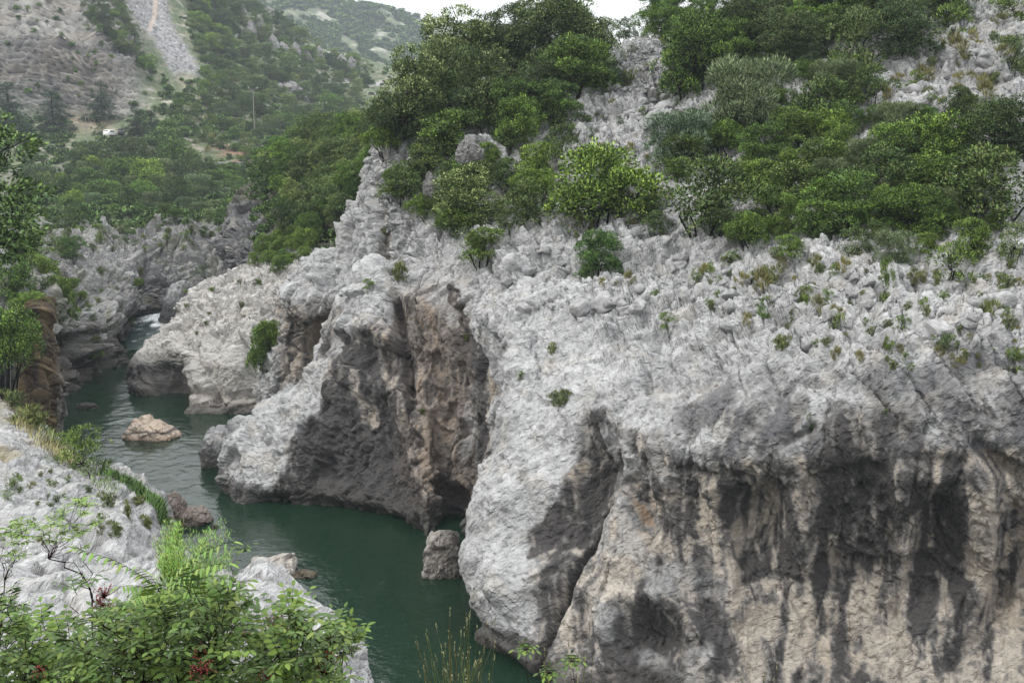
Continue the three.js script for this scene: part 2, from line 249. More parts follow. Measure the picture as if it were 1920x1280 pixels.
// runs of black growth, painted cave and chimney shade (+) and washed buff rock (-) down the hanging face, with crisp edges
const cliffRunsAndShade = strokes([
  [10, 0.8, 1540, 950, 1545, 1180], [9, 0.8, 1590, 1080, 1580, 1262], [8, 0.7, 1660, 1050, 1655, 1135], [12, 0.8, 1740, 1090, 1735, 1200], [10, 0.8, 1800, 1080, 1790, 1262], [8, 0.8, 1862, 1100, 1850, 1272], [10, 0.7, 1472, 1080, 1460, 1250], [8, 0.7, 1388, 1080, 1382, 1240], [9, 0.7, 1300, 900, 1312, 1120], [7, 0.7, 1250, 880, 1256, 1000], [8, 0.7, 1630, 1180, 1622, 1275], [7, 0.7, 1905, 960, 1900, 1120],
  [8, -0.9, 1560, 1000, 1552, 1245], [9, -0.9, 1642, 1030, 1630, 1190], [8, -0.8, 1770, 1090, 1760, 1250], [7, -0.8, 1818, 900, 1815, 1080], [8, -0.7, 1482, 1090, 1475, 1272], [6, -0.8, 1335, 880, 1342, 1080], [7, -0.8, 1600, 900, 1602, 1010], [6, -0.8, 1665, 880, 1662, 990], [7, -0.8, 1400, 890, 1404, 1010],
  [11, -1, 1431, 912, 1427, 1001], [6, -1, 1450, 950, 1450, 1060], [14, -1, 1530, 884, 1530, 960], [10, -0.9, 1524, 1040, 1519, 1110], [17, -1, 1716, 964, 1691, 1094, 1682, 1210], [6, -1, 1750, 853, 1747, 1020, 1741, 1085], [15, -1, 1841, 905, 1842, 1045, 1838, 1100], [14, -0.9, 1376, 1001, 1368, 1110], [6, -0.8, 1351, 859, 1357, 935],
  [30, -0.8, 1419, 1156, 1400, 1275], [24, -0.8, 1505, 1150, 1500, 1240], [15, -0.8, 1617, 1076, 1604, 1170], [30, -0.8, 1679, 1215, 1685, 1270], [15, -0.8, 1790, 1150, 1795, 1190], [28, -0.8, 1877, 1107, 1890, 1240], [22, -0.8, 1171, 1045, 1130, 1110, 1110, 1170], [18, -0.7, 1252, 1020, 1285, 1085], [8, -0.9, 1159, 859, 1153, 960], [16, -0.6, 1205, 1020, 1200, 1080], [7, -0.8, 1567, 960, 1562, 1050], [8, -0.7, 1320, 930, 1330, 1010],
  [26, 1, 1470, 925, 1480, 1045, 1405, 1062], [40, 1, 1608, 875, 1632, 1045], [26, 1, 1778, 870, 1784, 1060], [20, 0.9, 1388, 880, 1372, 958], [14, 0.9, 1877, 940, 1868, 1020], [20, 0.8, 1815, 1094, 1772, 1235], [24, 0.8, 1567, 1190, 1600, 1285], [14, 0.5, 1105, 840, 1090, 930], [12, 0.5, 1040, 960, 1000, 1040], [34, 0.9, 1215, 1160, 1200, 1230, 1245, 1290], [24, 0.6, 1208, 850, 1196, 933], [20, 0.8, 1655, 870, 1665, 950], [18, 0.7, 1325, 1150, 1340, 1280], [14, 0.7, 1110, 1180, 1100, 1270], [22, 0.7, 1730, 1110, 1735, 1180], [10, 0.9, 1000, 1270, 1060, 1120, 1120, 960],
  [40, 0.9, 600, 870, 640, 915, 720, 955], [26, 0.8, 640, 790, 690, 850, 760, 940], [16, 0.8, 690, 700, 720, 780, 745, 860], [10, 0.8, 742, 560, 760, 700, 775, 790], [12, 0.7, 660, 640, 700, 700], [10, -0.7, 665, 730, 690, 790], [12, -0.7, 795, 780, 800, 920], [8, -0.5, 735, 780, 750, 850], [20, 1, 835, 900, 845, 1030], [12, 0.8, 905, 660, 925, 740, 915, 860], [14, 0.7, 860, 560, 890, 640],
], true);
let FIS = 0;
const cliffCols = [
  col(445, 905, 60, 445, 880, 60, 455, 845, 60.5, 500, 800, 62, 600, 722, 65, 640, 665, 65, 670, 605, 64, 712, 530, 62, 738, 505, 64, 745, 430, 67, 742, 360, 69, 742, 290, 71, 765, 250, 76, 795, 240, 82, 805, 250, 95),
  col(433, 928, 55.2, 430, 890, 55.5, 435, 835, 56.5, 480, 780, 58.5, 595, 702, 61.5, 612, 655, 60.5, 640, 575, 59, 698, 508, 57.5, 735, 500, 60, 730, 420, 63, 720, 350, 65.5, 720, 285, 67.5, 738, 246, 70, 780, 235, 78, 800, 240, 90),
  col(455, 940, 54.3, 470, 890, 54.6, 495, 830, 55.5, 540, 770, 57, 600, 700, 59.5, 618, 655, 58.8, 650, 578, 57.6, 706, 508, 57, 752, 503, 59.5, 748, 430, 62.5, 738, 360, 65, 738, 290, 67, 760, 238, 70, 795, 220, 78, 810, 225, 90),
  col(480, 945, 53.5, 530, 880, 53.8, 565, 820, 54.6, 592, 750, 56, 608, 700, 57.3, 628, 655, 57, 665, 585, 56.5, 716, 518, 56.5, 768, 500, 58.5, 768, 430, 61.5, 765, 360, 64.5, 770, 290, 67, 790, 215, 71, 810, 190, 77, 820, 200, 90),
  col(600, 955, 52.8, 620, 890, 53.2, 635, 830, 53.6, 645, 760, 54.2, 655, 700, 54.8, 672, 650, 55, 695, 590, 55.3, 735, 545, 55.8, 790, 490, 57.5, 800, 420, 61, 805, 350, 64, 815, 280, 67, 840, 200, 72, 860, 160, 78, 870, 165, 92),
  col(700, 972, 51.2, 705, 910, 51.8, 710, 840, 52.3, 715, 770, 53, 722, 705, 53.6, 735, 650, 54.2, 752, 595, 54.8, 780, 545, 55.4, 830, 480, 57, 850, 410, 60.5, 860, 340, 64, 870, 270, 67.5, 890, 190, 72.5, 910, 145, 79, 920, 150, 92),
  col(795, 1015, 48.6, 795, 950, 49.8, 795, 880, 51, 795, 800, 52, 795, 720, 53, 798, 660, 53.6, 805, 600, 54.2, 825, 545, 54.8, 868, 475, 56.3, 900, 400, 60, 920, 330, 63.8, 940, 260, 67.5, 960, 170, 73, 980, 122, 80, 990, 125, 92),
  col(850, 1025, 50, 850, 960, 51, 850, 880, 51.8, 850, 800, 52.2, 850, 720, 52.6, 850, 660, 53, 855, 605, 53.4, 868, 560, 53.5, 900, 480, 55, 945, 400, 59, 970, 325, 63.5, 995, 250, 68, 1020, 160, 74, 1040, 110, 81, 1050, 115, 93),
  col(905, 1030, 48.5, 910, 960, 49.5, 915, 880, 50, 925, 800, 50, 932, 730, 50, 928, 670, 50.3, 915, 610, 51, 905, 570, 52, 925, 490, 54.3, 985, 400, 58, 1015, 322, 63, 1045, 240, 68.5, 1075, 150, 75, 1100, 100, 82, 1110, 105, 94),
  col(946, 1110, 44, 951, 1040, 45, 956, 960, 45.5, 966, 860, 46, 976, 770, 46.5, 974, 700, 47.3, 958, 640, 48.8, 915, 590, 50.5, 950, 500, 53, 1025, 405, 57, 1060, 322, 62, 1095, 235, 68, 1130, 140, 76, 1160, 85, 83, 1170, 90, 95),
  col(915, 1195, 38.3, 935, 1120, 39.3, 915, 1010, 40.8, 927, 930, 41.5, 960, 830, 42.5, 965, 730, 43.8, 965, 665, 45, 962, 610, 47.3, 975, 510, 51, 1060, 410, 55.5, 1100, 320, 61, 1140, 230, 68, 1180, 130, 77, 1205, 72, 84, 1220, 80, 95),
  col(954, 1290, 34.5, 949, 1180, 36.3, 944, 1070, 38, 959, 970, 39.2, 984, 870, 40.5, 1004, 790, 41.8, 1019, 710, 43.5, 1015, 640, 45.8, 1050, 520, 49.7, 1120, 415, 54.5, 1155, 320, 60.5, 1195, 225, 67.5, 1235, 120, 77, 1255, 55, 85, 1265, 60, 97),
  col(1040, 1330, 33, 1030, 1220, 34.5, 1030, 1110, 36, 1040, 1000, 37.3, 1055, 900, 38.5, 1070, 810, 39.5, 1085, 730, 41.2, 1100, 650, 43.7, 1140, 520, 48.5, 1200, 415, 53.5, 1235, 315, 59.5, 1275, 215, 66.5, 1310, 100, 76, 1330, 25, 84, 1340, 30, 96),
  col(1170, 1370, 32, 1165, 1260, 33.3, 1165, 1140, 34.6, 1165, 1030, 35.8, 1165, 930, 36.9, 1165, 850, 37.3, 1170, 780, 38.2, 1185, 690, 40.7, 1230, 540, 46.3, 1290, 425, 52, 1330, 310, 58, 1370, 200, 65, 1410, 80, 74, 1430, -10, 82, 1440, -5, 94),
  col(1320, 1400, 31, 1315, 1280, 32.3, 1310, 1170, 33.3, 1305, 1060, 34.3, 1300, 960, 35.2, 1295, 885, 35.2, 1290, 825, 35, 1300, 735, 37, 1330, 590, 42, 1380, 460, 48.5, 1430, 320, 56, 1480, 190, 63.5, 1520, 50, 72, 1545, -60, 80, 1560, -60, 92),
  col(1500, 1420, 30.6, 1495, 1290, 32, 1490, 1170, 33.2, 1485, 1060, 34, 1480, 970, 33.3, 1475, 890, 32.8, 1470, 840, 32.7, 1475, 750, 33.5, 1490, 620, 37, 1520, 480, 45, 1560, 330, 53, 1610, 180, 61, 1650, 20, 70, 1680, -120, 78, 1690, -120, 90),
  col(1700, 1440, 29.6, 1695, 1300, 31.1, 1690, 1170, 32.3, 1685, 1060, 33, 1680, 960, 32.2, 1675, 885, 31.6, 1670, 815, 31.5, 1670, 730, 32.1, 1680, 630, 34.8, 1700, 490, 43, 1740, 330, 51, 1780, 170, 59, 1820, 0, 68, 1850, -160, 76, 1860, -160, 88),
  col(1900, 1450, 28.8, 1900, 1300, 30.2, 1900, 1170, 31.4, 1900, 1050, 32.1, 1900, 950, 31.2, 1900, 880, 30.7, 1900, 810, 30.6, 1900, 710, 31.3, 1905, 620, 34.4, 1920, 480, 42, 1950, 320, 50, 1990, 150, 58, 2030, -30, 67, 2060, -200, 75, 2070, -200, 87),
  col(2200, 1480, 27, 2200, 1320, 28.5, 2200, 1180, 29.6, 2200, 1060, 30.3, 2200, 950, 30.6, 2200, 870, 30, 2200, 790, 28.8, 2200, 700, 30, 2210, 600, 33.5, 2230, 450, 40, 2260, 280, 48, 2300, 100, 56, 2340, -90, 65, 2380, -270, 73, 2390, -270, 85),
  col(2700, 1500, 25, 2700, 1340, 26.5, 2700, 1200, 27.6, 2700, 1070, 28.3, 2700, 950, 28.6, 2700, 870, 28, 2700, 780, 27, 2700, 680, 28, 2710, 570, 31.5, 2730, 400, 38, 2760, 220, 46, 2800, 40, 54, 2840, -160, 63, 2880, -350, 71, 2890, -350, 83),
];
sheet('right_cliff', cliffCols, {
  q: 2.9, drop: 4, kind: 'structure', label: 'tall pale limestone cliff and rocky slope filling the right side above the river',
  disp(p, n, px, py, v, u, c) {
    v -= 1; // the drop row
    const wall = 1 - sstep(6.4, 7.6, v), mid = sstep(9, 7.5, u), slope = sstep(6.3, 7.9, v - 0.5 * sstep(1150, 1000, px));
    let h = cliffRelief(px, py);
    const rough = sstep(-0.25, 0.3, fbm(p[0] * 0.22, p[1] * 0.22, p[2] * 0.22 + 40, 3)), low = 1 - slope;
    h += 0.9 * fbm(p[0] / 7, p[1] / 7, p[2] / 7, 3) * (0.6 + 0.4 * slope) + broken(p, 4.6, 0.7, c, 0.9, 0.1) * (0.45 + 0.55 * slope) * (1 - 0.7 * mid * low);
    h += low * (0.34 * (1 - 0.6 * mid) * (1 - sstep(5.5, 6.6, v)) * flutes(p, 0.27, 0.12) + 0.3 * flutes(p, 0.5, 0.22) + (0.15 + 0.14 * mid) * flutes(p, 1.4, 0.2) + 0.05 * flutes(p, 3.6, 0.3) + 0.24 * fbm(p[0] * 1.3, p[1] * 0.6, p[2] * 1.3, 4) + 0.07 * ridged(p[0] * 3.5, p[1] * 1.4, p[2] * 3.5, 3) + broken(p, 1.1, 0.3, c, 2.0, 0.06) * (0.4 + mid) + broken(p, 0.4, 0.09, c, 1.6, 0.03) * (0.3 + rough));
    const beds = sstep(1400, 1620, px) * sstep(800, 730, py) * sstep(450, 520, py);
    const f1 = fissure(p, 0.42, 0.12, 0.02, 0.25), f2 = fissure(p, 1.05, 0.16, 0.045, -0.2), f4 = low * fissure(p, 2.4, 0.2, 0.09, 0.15), f3 = fissure(p, 0.5, 0.8, 0.035, 1.2) * slope;
    FIS = Math.max((0.45 + 0.4 * mid) * f1, 0.6 * f2, f3, 0.45 * f4); h -= (0.1 + 0.12 * mid) * f1 + 0.13 * f2 + 0.3 * f3 + 0.07 * f4;
    h += broken(p, 1.7, 0.36, c, 0.5, 0.22) * (0.1 + 0.9 * slope);
    const r0 = c[0], j0 = c[1];
    h += broken(p, 0.27, 0.06, c, 0.7, 0.05) * (0.15 + 0.85 * slope); h += broken(p, 0.65, 0.2, c, 0.7, 0.15) * (0.06 + slope) * (0.45 + 0.9 * rough);
    if (beds > 0) { const s = (p[0] * 0.62 + p[1] * 0.78) / 0.95 + 0.5 * noise(p[0] * 0.4, p[1] * 0.4, p[2] * 0.4), f = s - Math.floor(s); h += beds * 0.5 * (f - 0.5 - 0.7 * Math.exp(-f * f * 300)) * (0.4 + (hash3(Math.floor(s), 5, 1) % 100) / 100); }
    h += 0.1 * fbm(p[0] * 3.2, p[1] * 3.2, p[2] * 3.2, 4) * (0.35 + 1.1 * rough);
    { const s = (p[1] * 0.85 + p[0] * 0.28) / 1.5 + 0.7 * noise(p[0] * 0.3, p[1] * 0.3, p[2] * 0.3 + 20), f = s - Math.floor(s); h += slope * (1 - beds) * sstep(-0.15, 0.2, noise(p[0] * 0.25 + 8, p[1] * 0.25, p[2] * 0.25)) * 0.5 * (f - 0.5 - 0.5 * Math.exp(-f * f * 250)); }
    c[0] = r0 * 0.5 + c[0] * 0.5; c[1] = FIS > 0.3 ? 0.05 * (1 - FIS) : low > 0.5 ? 0.5 + j0 : Math.min(j0, c[1] * 1.2) + 0.5 * low; c[2] = 1 - sstep(5.3, 6.15, v + 0.5 * fbm(p[0] * 0.5, p[1] * 0.5, p[2] * 0.5 + 31, 3));
    return h;
  },
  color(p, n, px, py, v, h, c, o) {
    const wall = c[2], t = [0, 0, 0], qx = 9 * noise(p[0] * 0.7, p[1] * 0.25, p[2] * 0.7) + 5 * noise(p[0] * 2.6, p[1] * 0.6, p[2] * 2.6 + 9), run = cliffRunsAndShade(px + qx, py + 14 * noise(p[0] * 1.6 + 5, p[1] * 0.8, p[2] * 1.6)), st = cliffStainAndShade(px, py) + 0.9 * Math.max(0, run), wm = cliffWarm(px + 2 * qx, py + 2 * qx);
    limestone(p, c, o, lerp(1, 0.86, sstep(1250, 1700, px) * sstep(560, 760, py)), 0.5 + 0.75 * sstep(1250, 1600, px) * sstep(560, 740, py));
    streaked(p, t, 0.45 * cliffStainAndShade(px, py) + 0.5 * run + 0.08 + 0.06 * sstep(960, 880, py) * sstep(1150, 1300, px) + (px < 900 ? 0.04 + 0.2 * sstep(700, 860, py) * sstep(800, 760, px) : 0) + 0.12 * sstep(1330, 1420, px) * sstep(1150, 1060, py), wm);
    // the ridge light on the noses; stained only where the face hangs
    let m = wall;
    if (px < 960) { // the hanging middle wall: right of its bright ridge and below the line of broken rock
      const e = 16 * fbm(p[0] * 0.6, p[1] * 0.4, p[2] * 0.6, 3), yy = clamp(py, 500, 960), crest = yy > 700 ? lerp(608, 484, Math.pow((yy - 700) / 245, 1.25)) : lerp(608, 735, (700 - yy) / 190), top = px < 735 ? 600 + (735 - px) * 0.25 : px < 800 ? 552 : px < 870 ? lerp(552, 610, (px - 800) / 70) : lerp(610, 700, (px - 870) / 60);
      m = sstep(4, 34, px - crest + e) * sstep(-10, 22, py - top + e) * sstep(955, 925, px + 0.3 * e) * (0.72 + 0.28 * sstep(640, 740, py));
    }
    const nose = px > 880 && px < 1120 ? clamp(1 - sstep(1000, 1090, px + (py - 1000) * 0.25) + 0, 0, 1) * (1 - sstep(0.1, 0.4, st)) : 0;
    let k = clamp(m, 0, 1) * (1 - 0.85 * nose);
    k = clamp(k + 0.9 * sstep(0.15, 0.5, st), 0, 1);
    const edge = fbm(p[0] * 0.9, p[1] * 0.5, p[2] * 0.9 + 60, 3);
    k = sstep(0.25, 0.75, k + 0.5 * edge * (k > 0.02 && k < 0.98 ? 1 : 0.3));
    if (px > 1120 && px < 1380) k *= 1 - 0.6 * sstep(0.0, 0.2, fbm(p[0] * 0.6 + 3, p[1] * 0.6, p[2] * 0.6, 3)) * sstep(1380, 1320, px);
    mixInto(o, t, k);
    mixInto(o, [0.05, 0.045, 0.042], 0.75 * (c[1] < 0.05 ? 1 - c[1] / 0.05 : 0) * k);
    mixInto(o, ORANGE, 0.35 * sstep(0.75, 1, wm) * sstep(1100, 1180, px));
    if (wm > 0.1 && px < 900) mixInto(o, [0.135, 0.102, 0.078], 0.7 * Math.min(1, wm) * (0.75 + fbm(p[0] * 1.5, p[1] * 0.6, p[2] * 1.5, 3)));
    const lipStain = sstep(1180, 1360, px) * sstep(660, 800, py) * (1 - k); if (lipStain > 0) { const q = fbm(p[0] * 1.1, p[1] * 0.35, p[2] * 1.1 + 14, 4) + 0.4 * fbm(p[0] * 5, p[1] * 3, p[2] * 5, 2); mixInto(o, MIDG, lipStain * 0.9 * sstep(-0.28, 0.08, q)); mixInto(o, [0.1, 0.1, 0.108], lipStain * 0.85 * sstep(-0.02, 0.25, q)); }
    mixInto(o, [0.045, 0.038, 0.032], 0.9 * sstep(1.5, 2.3, (py - 1195 - (px - 890) * 0.42) / 12 + edge * 2) * sstep(1090, 1020, px) * sstep(870, 880, px)); if (p[1] < 1.1) mixInto(o, [0.05, 0.047, 0.042], 0.88 * sstep(1.7, 0.5, p[1] + 0.8 * edge)); // undercut shade painted on the nose foot, then the wet line
  },
});

// ---- the buttress behind, whose crest runs up under the oaks
const backRelief = strokes([[30, -2.0, 590, 640, 600, 690], [24, -1.4, 640, 620, 630, 680], [20, 1.0, 560, 560, 600, 575, 640, 560], [14, -0.8, 618, 430, 610, 500, 605, 560], [14, -0.6, 660, 420, 655, 500], [20, 0.6, 690, 430, 700, 500], [16, -0.7, 720, 300, 715, 400, 725, 470]]);
sheet('back_buttress', [
  col(500, 800, 80, 500, 720, 80, 505, 660, 80, 520, 600, 80, 555, 545, 80, 578, 510, 80, 618, 472, 80, 655, 420, 80, 685, 355, 80, 708, 285, 81, 735, 255, 84, 760, 250, 95),
  col(500, 790, 71, 497, 715, 71, 515, 640, 71, 535, 590, 71, 545, 545, 70.5, 560, 505, 71, 600, 465, 71.5, 640, 415, 72, 672, 350, 72.5, 697, 270, 73.5, 720, 247, 76, 750, 245, 90),
  col(540, 800, 69, 545, 720, 69, 555, 650, 69.5, 560, 600, 69.5, 570, 550, 68, 590, 505, 69, 630, 460, 69.5, 665, 410, 70, 690, 350, 71, 712, 280, 72, 735, 247, 75, 760, 245, 90),
  col(600, 800, 68, 605, 720, 68, 610, 660, 68.5, 615, 610, 68.5, 620, 560, 66.5, 635, 510, 67, 670, 450, 67.5, 695, 400, 68, 712, 345, 69, 730, 285, 71, 755, 245, 74, 780, 240, 90),
  col(660, 800, 66, 660, 720, 66.5, 662, 660, 66.5, 665, 610, 66, 672, 560, 64.5, 685, 500, 65, 715, 440, 65.5, 730, 390, 67, 745, 340, 68.5, 760, 280, 70.5, 785, 235, 74, 800, 235, 90),
  col(740, 800, 66, 740, 720, 66, 740, 660, 66, 740, 610, 65, 745, 560, 63.5, 750, 500, 64.5, 760, 440, 66.2, 770, 390, 68, 785, 340, 69.5, 800, 280, 72, 820, 225, 76, 840, 220, 90),
], {
  q: 2.6, drop: 8, kind: 'structure', label: 'pale limestone buttress with a hollow brown alcove behind the ridge',
  disp(p, n, px, py, v, u, c) {
    let h = -0.4 * fissure(p, 0.3, 0.3, 0.045, 0.3) - 0.2 * fissure(p, 0.8, 0.3, 0.06) + backRelief(px, py) + 0.9 * fbm(p[0] / 6, p[1] / 6, p[2] / 6, 3) + 0.3 * flutes(p, 0.6, 0.3);
    h += broken(p, 1.6, 0.42, c, 0.9, 0.25) + broken(p, 0.6, 0.16, c, 0.8, 0.12) + 0.1 * fbm(p[0] * 3, p[1] * 3, p[2] * 3, 3); return h;
  },
  color(p, n, px, py, v, h, c, o) {
    const t = [0, 0, 0]; limestone(p, c, o, 0.95, 0.6); streaked(p, t, 0.0, 0.25);
    mixInto(o, t, sstep(545, 585, py + 30 * fbm(p[0] * 0.5, p[1] * 0.5, p[2] * 0.5, 3)) * sstep(530, 560, px + 20));
    mixInto(o, TAN, 0.5 * sstep(22, 4, Math.abs(px - 728 - (py - 400) * 0.05)) * sstep(540, 480, py) * sstep(250, 330, py));
  },
});

// ---- the white promontory in the river
const promRelief = strokes([[40, -1.1, 300, 700, 315, 730], [20, -0.8, 335, 720, 346, 760], [18, 1.0, 262, 690, 268, 730], [16, 0.8, 355, 700, 350, 780], [12, -0.7, 395, 700, 405, 760], [26, 0.8, 430, 690], [12, -0.6, 330, 625, 360, 660, 375, 700], [10, -0.5, 360, 735, 430, 745, 480, 740], [14, -0.6, 465, 640, 480, 700]]);
const promCols = [
  col(275, 735, 92, 262, 700, 92, 266, 670, 92, 290, 640, 92, 325, 605, 94, 350, 570, 96, 400, 535, 100, 450, 515, 105, 500, 490, 110),
  col(245, 742, 82, 238, 705, 82, 246, 670, 83, 272, 640, 84, 312, 605, 86, 335, 572, 88, 370, 532, 92, 440, 512, 97, 500, 490, 104),
  col(280, 757, 79, 270, 715, 80, 275, 675, 80.5, 300, 640, 81.5, 335, 603, 84, 360, 568, 86, 395, 530, 90, 450, 510, 95, 510, 485, 103),
  col(338, 762, 78, 335, 715, 79, 335, 680, 79, 345, 645, 79.5, 370, 605, 82, 390, 570, 84, 415, 535, 88, 465, 510, 93, 520, 480, 101),
  col(353, 783, 74, 355, 735, 75, 360, 700, 75.5, 370, 660, 76.5, 395, 615, 79, 415, 575, 82, 440, 540, 86, 480, 510, 91, 530, 478, 99),
  col(420, 785, 73.5, 420, 740, 74.2, 425, 700, 75, 430, 660, 76, 440, 615, 78.5, 455, 575, 81.5, 480, 540, 85, 510, 505, 90, 545, 475, 98),
  col(490, 765, 74, 490, 730, 74.5, 488, 700, 75, 488, 660, 76, 495, 615, 78.5, 505, 575, 81, 525, 540, 84.5, 550, 505, 89, 575, 470, 97),
  col(570, 745, 76, 570, 720, 76, 570, 700, 76, 570, 660, 77, 570, 615, 79, 580, 575, 81, 595, 540, 84, 620, 500, 89, 640, 465, 97),
];
sheet('promontory', promCols, {
  q: 2.6, drop: 4, kind: 'structure', label: 'bulging white limestone promontory with an undercut foot, in the middle of the river bend',
  disp(p, n, px, py, v, u, c) {
    let h = -0.35 * fissure(p, 0.35, 0.7, 0.04, 0.6) + promRelief(px, py) + 0.9 * fbm(p[0] / 5, p[1] / 5, p[2] / 5, 3), top = sstep(660, 610, py);
    h += broken(p, 1.7, 0.45, c, 0.6, 0.3) * (0.45 + 0.6 * top); const j = c[1], r = c[0]; h += broken(p, 0.7, 0.22, c, 0.6, 0.2) * (0.3 + 0.7 * top); c[0] = 0.5 * (c[0] + r); c[1] = Math.min(c[1], j);
    h += 0.12 * fbm(p[0] * 2.5, p[1] * 2.5, p[2] * 2.5, 4); return h;
  },
  color(p, n, px, py, v, h, c, o) {
    limestone(p, c, o, 1.08, 0.35); mixInto(o, WARM, 0.45);
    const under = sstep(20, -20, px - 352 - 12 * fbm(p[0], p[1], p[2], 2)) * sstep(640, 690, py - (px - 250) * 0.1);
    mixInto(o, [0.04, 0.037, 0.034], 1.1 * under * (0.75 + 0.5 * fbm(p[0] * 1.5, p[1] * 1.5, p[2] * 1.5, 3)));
    mixInto(o, TAN, 0.3 * sstep(700, 760, py));
    if (p[1] < 1.2) mixInto(o, [0.06, 0.055, 0.05], 0.8 * sstep(1.0, 0.35, p[1]));
  },
});

// ---- far rock of the left bank and the bench above it
const bankRelief = strokes([[14, -2.2, 128, 640, 122, 720], [10, 1.4, 145, 600, 150, 660], [10, 1.4, 178, 570, 190, 620], [9, -1.6, 205, 630, 210, 700], [8, -1.2, 165, 640, 160, 700], [22, -2.4, 262, 600, 255, 640], [26, 2.0, 300, 440, 350, 460], [18, -1.8, 275, 520, 285, 545], [20, 1.6, 185, 450], [16, 1.4, 250, 500], [14, -1.5, 390, 500]]);
sheet('left_bank', [
  col(-260, 820, 60, -260, 760, 61, -260, 640, 63, -240, 540, 68, -230, 510, 80, -220, 475, 98, -210, 440, 120, -200, 410, 150, -190, 370, 190, -190, 330, 225),
  col(60, 800, 70, 60, 740, 71, 66, 640, 73, 60, 545, 77, 55, 515, 86, 55, 480, 100, 55, 450, 120, 55, 420, 150, 55, 380, 190, 50, 315, 228),
  col(110, 750, 76.5, 110, 700, 78, 112, 650, 79, 110, 590, 81, 100, 540, 90, 105, 490, 104, 110, 455, 122, 110, 425, 150, 110, 385, 190, 110, 310, 232),
  col(170, 708, 86, 168, 670, 87, 165, 628, 88.5, 160, 592, 90, 155, 540, 98, 150, 500, 108, 150, 455, 125, 150, 425, 150, 150, 385, 190, 150, 306, 234),
  col(222, 694, 90.5, 222, 660, 92, 225, 625, 94, 220, 590, 98, 210, 545, 104, 205, 505, 112, 205, 465, 126, 205, 430, 150, 205, 385, 190, 205, 304, 236),
  col(258, 655, 101, 264, 635, 102, 266, 600, 104, 262, 570, 107, 258, 540, 111, 250, 510, 117, 255, 465, 128, 260, 430, 150, 260, 385, 190, 260, 312, 232),
  col(272, 618, 114, 276, 600, 115, 285, 570, 117, 290, 545, 119, 290, 515, 122, 292, 485, 127, 300, 448, 134, 308, 425, 150, 310, 385, 190, 312, 318, 232),
  col(300, 603, 120, 310, 590, 121, 325, 565, 122, 335, 540, 124, 345, 510, 126, 350, 485, 129, 356, 448, 136, 360, 422, 152, 360, 382, 192, 360, 320, 234),
  col(360, 590, 119, 375, 570, 119, 390, 545, 120, 405, 520, 122, 415, 498, 125, 425, 475, 129, 425, 446, 138, 425, 418, 156, 425, 378, 198, 425, 318, 240),
  col(520, 590, 112, 520, 570, 113, 520, 545, 114, 520, 520, 118, 520, 498, 124, 520, 475, 130, 525, 440, 140, 530, 410, 162, 530, 370, 205, 530, 312, 250),
  col(760, 590, 110, 760, 570, 112, 760, 545, 114, 760, 520, 118, 760, 498, 124, 760, 475, 130, 760, 440, 142, 760, 410, 165, 760, 370, 210, 760, 312, 260),
], {
  q: 2.8, drop: 4, mat: farRockMat, kind: 'structure', label: 'dark grey rock walls and bushy bench of the far left bank',
  disp(p, n, px, py, v, u, c) {
    const rock = sstep(8.6, 7.2, v);
    const cl = rock * Math.max(fissure(p, 0.17, 0.22, 0.06), 0.8 * fissure(p, 0.4, 0.3, 0.06, 0.4)); let h = -1.3 * cl + rock * 1.3 * bankRelief(px, py) + 1.5 * fbm(p[0] / 8, p[1] / 8, p[2] / 8, 3) + rock * 0.8 * flutes(p, 0.3, 0.3);
    h += broken(p, 3.2, 0.7, c, 0.8, 0.7) * (0.35 + 0.65 * rock); const r = c[0]; h += broken(p, 1.2, 0.36, c, 0.6, 0.3) * (0.4 + 0.6 * rock); c[0] = (c[0] + r) / 2; h += 0.2 * fbm(p[0] * 1.6, p[1] * 1.6, p[2] * 1.6, 3);
    c[1] = 1 - cl; c[2] = rock; return h;
  },
  color(p, n, px, py, v, h, c, o) {
    limestone(p, c, o, 0.56, 0.9); mixInto(o, WARM, 0.08);
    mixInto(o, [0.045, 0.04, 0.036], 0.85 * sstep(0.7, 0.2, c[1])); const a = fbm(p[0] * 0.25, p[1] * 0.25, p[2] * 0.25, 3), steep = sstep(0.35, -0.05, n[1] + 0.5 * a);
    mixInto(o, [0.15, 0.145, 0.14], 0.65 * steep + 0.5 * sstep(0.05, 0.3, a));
    mixInto(o, [0.35, 0.29, 0.25], 0.35 * sstep(0.1, 0.3, fbm(p[0] * 0.5 + 4, p[1] * 0.5, p[2] * 0.5, 2)) * sstep(670, 730, py));
    mixInto(o, [0.09, 0.1, 0.045], (1 - c[2]) * (0.6 + 0.7 * a) + 0.55 * sstep(0.08, 0.25, fbm(p[0] * 0.4, p[1] * 0.2, p[2] * 0.4 + 90, 3)));
    mixInto(o, [0.085, 0.075, 0.066], 0.8 * sstep(4.5, 1.6, p[1] + 2.4 * a + 1.2 * n[1])); if (p[1] < 1.3) mixInto(o, [0.045, 0.042, 0.036], 0.85 * sstep(1.2, 0.4, p[1]));
  },
});

